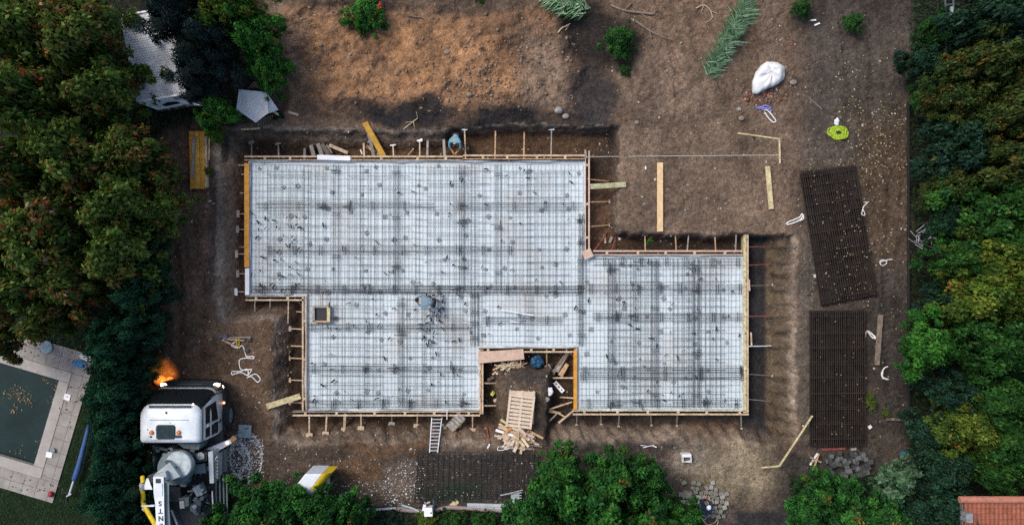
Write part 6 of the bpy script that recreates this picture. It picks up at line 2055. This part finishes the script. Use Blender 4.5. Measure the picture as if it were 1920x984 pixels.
for px, py, r, h, kd, lab in [
    (1048, 872, 40, 4.0, 'bright', "fresh green tree top reaching up beside the scrap wood heap"), (1060, 930, 78, 5.2, 'laurel', "broad leafy tree just below the scrap wood heap"), (1120, 955, 80, 5.2, 'laurel', "broad leafy tree at the lower edge in the middle of the clump"),
    (1160, 888, 58, 4.2, 'laurel', "leafy tree crown nearest the dark slope under the right hand wing"), (1225, 900, 38, 3.6, 'laurel', "leafy tree crown beside the grey boulder and the paver heap"), (1215, 965, 70, 4.8, 'laurel', "leafy tree whose branches touch the paver heap"),
    (1008, 965, 60, 4.6, 'laurel', "leafy tree covering the grey metal trolley"), (1280, 972, 36, 3.2, 'laurel', "small leafy branch beside the crouching worker"),
    (478, 948, 54, 3.8, 'laurel', "leafy tree covering the side steps of the pump truck"), (408, 1002, 48, 3.8, 'laurel', "leafy tree at the lower edge beside the pump boom"), (520, 968, 62, 4.0, 'laurel', "leafy tree between the pump truck and the cabin trailer"),
    (570, 946, 44, 3.6, 'laurel', "leafy branches lying over the cabin trailer roof"), (620, 975, 58, 3.6, 'laurel', "leafy tree below the cabin trailer"), (668, 962, 34, 2.8, 'laurel', "small leafy tree at the start of the pale pipe"),
    (1535, 925, 46, 3.0, 'laurel', "leafy shrub with yellowing leaves between the dark pavers and the broken stool"), (1590, 962, 58, 3.2, 'laurel', "leafy shrub at the lower edge below the dark paver heap"), (1515, 972, 44, 2.8, 'laurel', "leafy shrub at the lower edge below the white spade"),
    (1655, 972, 56, 3.0, 'laurel', "leafy shrub at the lower edge below the pale-leaved shrub"), (1710, 965, 50, 3.2, 'dark', "dark leafy shrub between the pale-leaved shrub and the lower edge")]:
    tree(px, py, r, h, kd, lab, A4, base=.3)
tree(1690, 895, 54, 2.8, 'pale', "shrub with large pale silvery leaves beside the dark paver heap", name="shrub", cat="shrub", base=.1)
for px, py, r, h, kd, lab in [(1162, 75, 40, 1.5, 'green', "round green bush on the dark soil between clay heap and bare plain"), (686, 22, 38, 1.6, 'bright', "bright green bush with a red flower at the upper edge of the clay heap"), (675, 48, 16, 1.0, 'bright', "small bright sprig below the bush with the red flower"),
                         (1600, 42, 20, .8, 'green', "small deep green plant alone on the dark trodden strip"), (1506, 14, 22, .9, 'green', "small green shrub at the upper edge by the white bones of wood"), (1172, 130, 14, .5, 'green', "thin green weeds below the round bush"),
                         (903, 4, 10, .6, 'green', "tiny green plant on the upper edge of the clay heap"), (1632, 745, 10, .4, 'lime', "small lime green weed at the side of the straight mesh pile"), (1634, 756, 13, .4, 'lime', "small lime green weed below the first one at the mesh pile"),
                         (1662, 775, 9, .4, 'lime', "tiny lime weed near the edging stone"), (1219, 452, 8, .3, 'bright', "small bright green plant on the inner trench floor"), (405, 248, 24, .8, 'lime', "yellowish weeds at the corner of the pit"), (520, 215, 12, .6, 'dark', "dark weeds beside the collapsed shed"),
                         (391, 320, 8, .4, 'lime', "small weeds at the pale boards of the orange stack"), (800, 980, 22, 1.0, 'lime', "yellow-green weeds below the white machine"), (850, 982, 24, 1.0, 'green', "green weeds at the lower edge by the pinkish pipe"), (905, 980, 26, 1.2, 'green', "green weeds at the lower edge near the metal profiles"), (730, 985, 26, 1.0, 'dark', "dark weeds at the lower edge below the pale pipe")]:
    tree(px, py, r, h, kd, lab, name="bush" if r > 30 else "plant", cat="bush" if r > 30 else "plant", base=.02)
o = MB()
for k in range(9):
    o.ball(W(712 + random.uniform(-3, 3), 10 + random.uniform(-6, 6), 1.45 + random.uniform(0, .2)), .035, 7, 5)
tag(o.build("flower", mat("red_petal", (.45, .03, .02), rough=.6)), "red flower head on the bright bush at the upper edge", "flower")
# silvery ornamental grass: arching blades along a leaning plume
gm = mat("grass_blade", (.15, .22, .13), rough=.7, attr="col", trans=.2)
def plume(p0, p1, wpx, n, label, seed):
    g = np.random.default_rng(seed)
    base = G(*p0)
    V, C = [], []
    for k in range(n):
        t = g.random() ** .8
        q = (p0[0] + (p1[0] - p0[0]) * t + g.normal(0, wpx * .22), p0[1] + (p1[1] - p0[1]) * t + g.normal(0, wpx * .22))
        s = W(q[0], q[1], .15 + .5 * g.random() + .25 * math.sin(math.pi * t)) - base
        dx, dy = p1[0] - p0[0], p1[1] - p0[1]
        a = math.atan2(-dy, dx) + g.choice((-1, 1)) * g.uniform(.35, 1.2)
        L = g.uniform(.22, .5)
        d_ = Vector((math.cos(a), math.sin(a), g.uniform(-.2, .35))) * L
        w = Vector((-math.sin(a), math.cos(a), 0)) * g.uniform(.014, .028)
        mid_ = s + d_ * .55 + Vector((0, 0, .05))
        V += [s - w, s + w, mid_ + w * .8, s + d_]
        c = np.array([(.22, .39, .20), (.30, .46, .27), (.13, .27, .11), (.35, .48, .32)][g.integers(0, 4)]) * g.uniform(.6, 1.2)
        C += [c] * 4
    me = quads_mesh("grass_blade", np.array([v[:] for v in V]), np.arange(4 * n).reshape(n, 4), gm, np.array(C))
    t = thing("ornamental_grass", label, "grass plant", base)
    link_mesh("foliage", me, (0, 0, 0), t)
    MB().tube([tuple(W(*p0, .1)), tuple(W((p0[0] + p1[0]) / 2, (p0[1] + p1[1]) / 2, .45)), tuple(W(p0[0] + (p1[0] - p0[0]) * .9, p0[1] + (p1[1] - p0[1]) * .9, .5))], [.03, .025, .01], 6).build("stem", T['green'], t)
plume((1328, 138), (1400, 12), 31, 1400, "long silvery green ornamental grass lying over the bare plain", 5)
plume((1090, 18), (1030, -4), 36, 700, "silvery green ornamental grass at the upper edge beside the pale board", 6)
plank((1005, -3), (1048, 3), .2, 'pale', "pale board at the upper edge behind the silvery grass", z0=.3, z1=.3)
# pale bare twigs at the fence, small things near the lower corner
m = MB()
for k in range(26):
    b = W(1722 + random.uniform(-6, 30), 462 - random.uniform(0, 30), random.uniform(1.0, 2.2))
    m.tube([b, b + Vector((random.uniform(-.35, .35), random.uniform(-.3, .3), random.uniform(-.1, .3)))], .014, 4)
m.tube([W(1725, 465, 0), W(1728, 460, 1.4), W(1745, 445, 2.1)], .03, 6)
tag(m.build("dry_shrub", mat("pale_twig", (.27, .25, .28), var=.3)), "dry shrub of pale bare twigs at the fence", "shrub")
stl = thing("broken_stool", "small broken wooden stool frame on the soil near the dark paver heap", "stool", G(1530, 860))
for a, b, k in (((1533, 849), (1519, 871), 'white'), ((1535, 850), (1523, 886), 'tan'), ((1520, 857), (1540, 866), 'grey'), ((1522, 866), (1533, 858), 'pale')):
    MB().bar(W(*a, .3), W(*b, .15), .06, .05).build("leg", T[k], stl)
tag(MB().prism([tuple(W(x, y, 0))[:2] for x, y in ((1502, 925), (1506, 912), (1512, 914), (1511, 922))], .05, .08).build("spade_blade_sheet", T['white']), "small whitish sheet scrap on the dark soil below the long profile", "sheet")
tag(MB().bar(W(1508, 908, .1), W(1512, 911, .1), .05, .05).build("stick", T['straw']), "tiny straw coloured stick end at the whitish sheet scrap", "stick")
tag(MB().box(W(1631, 800, .05), (.14, .12, .04), R(35)).build("paper_scrap", T['white']), "small white square scrap between straight mesh pile and edging stone", "scrap")
tag(MB().box(W(1600, 841, .06), (.22, .1, .08), R(5)).build("concrete_block", T['grey']), "pale grey block at the end of the red-brown wooden bar", "block")
bt = MB().ball(W(1697, 851, .3), .2, 12, 8, (1.1, .7, .8))
tag(bt.build("barrel_lid", mat("bin_blue", (.02, .10, .22), rough=.4), smooth=True), "small blue lid showing above the pale-leaved shrub", "lid")
for (x0, y0, x1, y1, lab) in [(1520, 39, 1530, 38, "white bone-like stick on the dark strip, the upper of two"), (1527, 48, 1537, 44, "white bone-like stick on the dark strip, the lower of two")]:
    plank((x0, y0), (x1, y1), .06, 'white', lab, "stick", "stick")
# lawn round the pool and low growth under the planted edges
def ground_cover(name, zones, cols, L, hmax, n_per):
    P = zones_points(zones)
    u, v = pool_uv(P[:, 0], P[:, 1])
    P = P[~((u < 56) & (v > -66) & (v < 228))]
    x, y, g = ground_at(P)
    n = len(P)
    a = rng.uniform(0, 2 * np.pi, n)
    l = rng.uniform(.5, 1, n) * L
    d_ = np.stack([np.cos(a), np.sin(a), rng.uniform(.2, 1.0, n)], 1) * l[:, None]
    w = np.stack([-np.sin(a), np.cos(a), np.zeros(n)], 1) * (l * .16)[:, None]
    b = np.stack([x, y, g['z'] + hmax * rng.random(n)], 1)
    V = np.stack([b - w * .5, b + w * .5, b + d_ * .6 + w, b + d_], 1).reshape(-1, 3)
    c = np.array(cols)[rng.integers(0, len(cols), n)] * rng.uniform(.6, 1.3, (n, 1))
    tag(link_mesh(name, quads_mesh(name, V, np.arange(4 * n).reshape(n, 4), leaf_m, np.repeat(c, 4, 0))), kind="stuff")
ground_cover("grass", [(-30, 190, 600, 1010, 26000)], [(.016, .050, .014), (.012, .040, .012), (.024, .060, .016)], .10, .02, 1)
ground_cover("undergrowth", [(-40, 300, -20, 640, 9000), (290, 360, -20, 240, 2500), (200, 284, 450, 1000, 5000), (284, 325, 450, 560, 500), (1702, 1960, -20, 1000, 20000), (480, 1260, 955, 1000, 4200), (1480, 1720, 890, 1000, 5000), (330, 660, 930, 1000, 4500)],
             [(.014, .040, .016), (.020, .045, .014), (.012, .030, .014), (.030, .050, .016)], .22, .5, 1)

for o in bpy.data.objects:
    if 'base' in o.keys():
        del o['base']
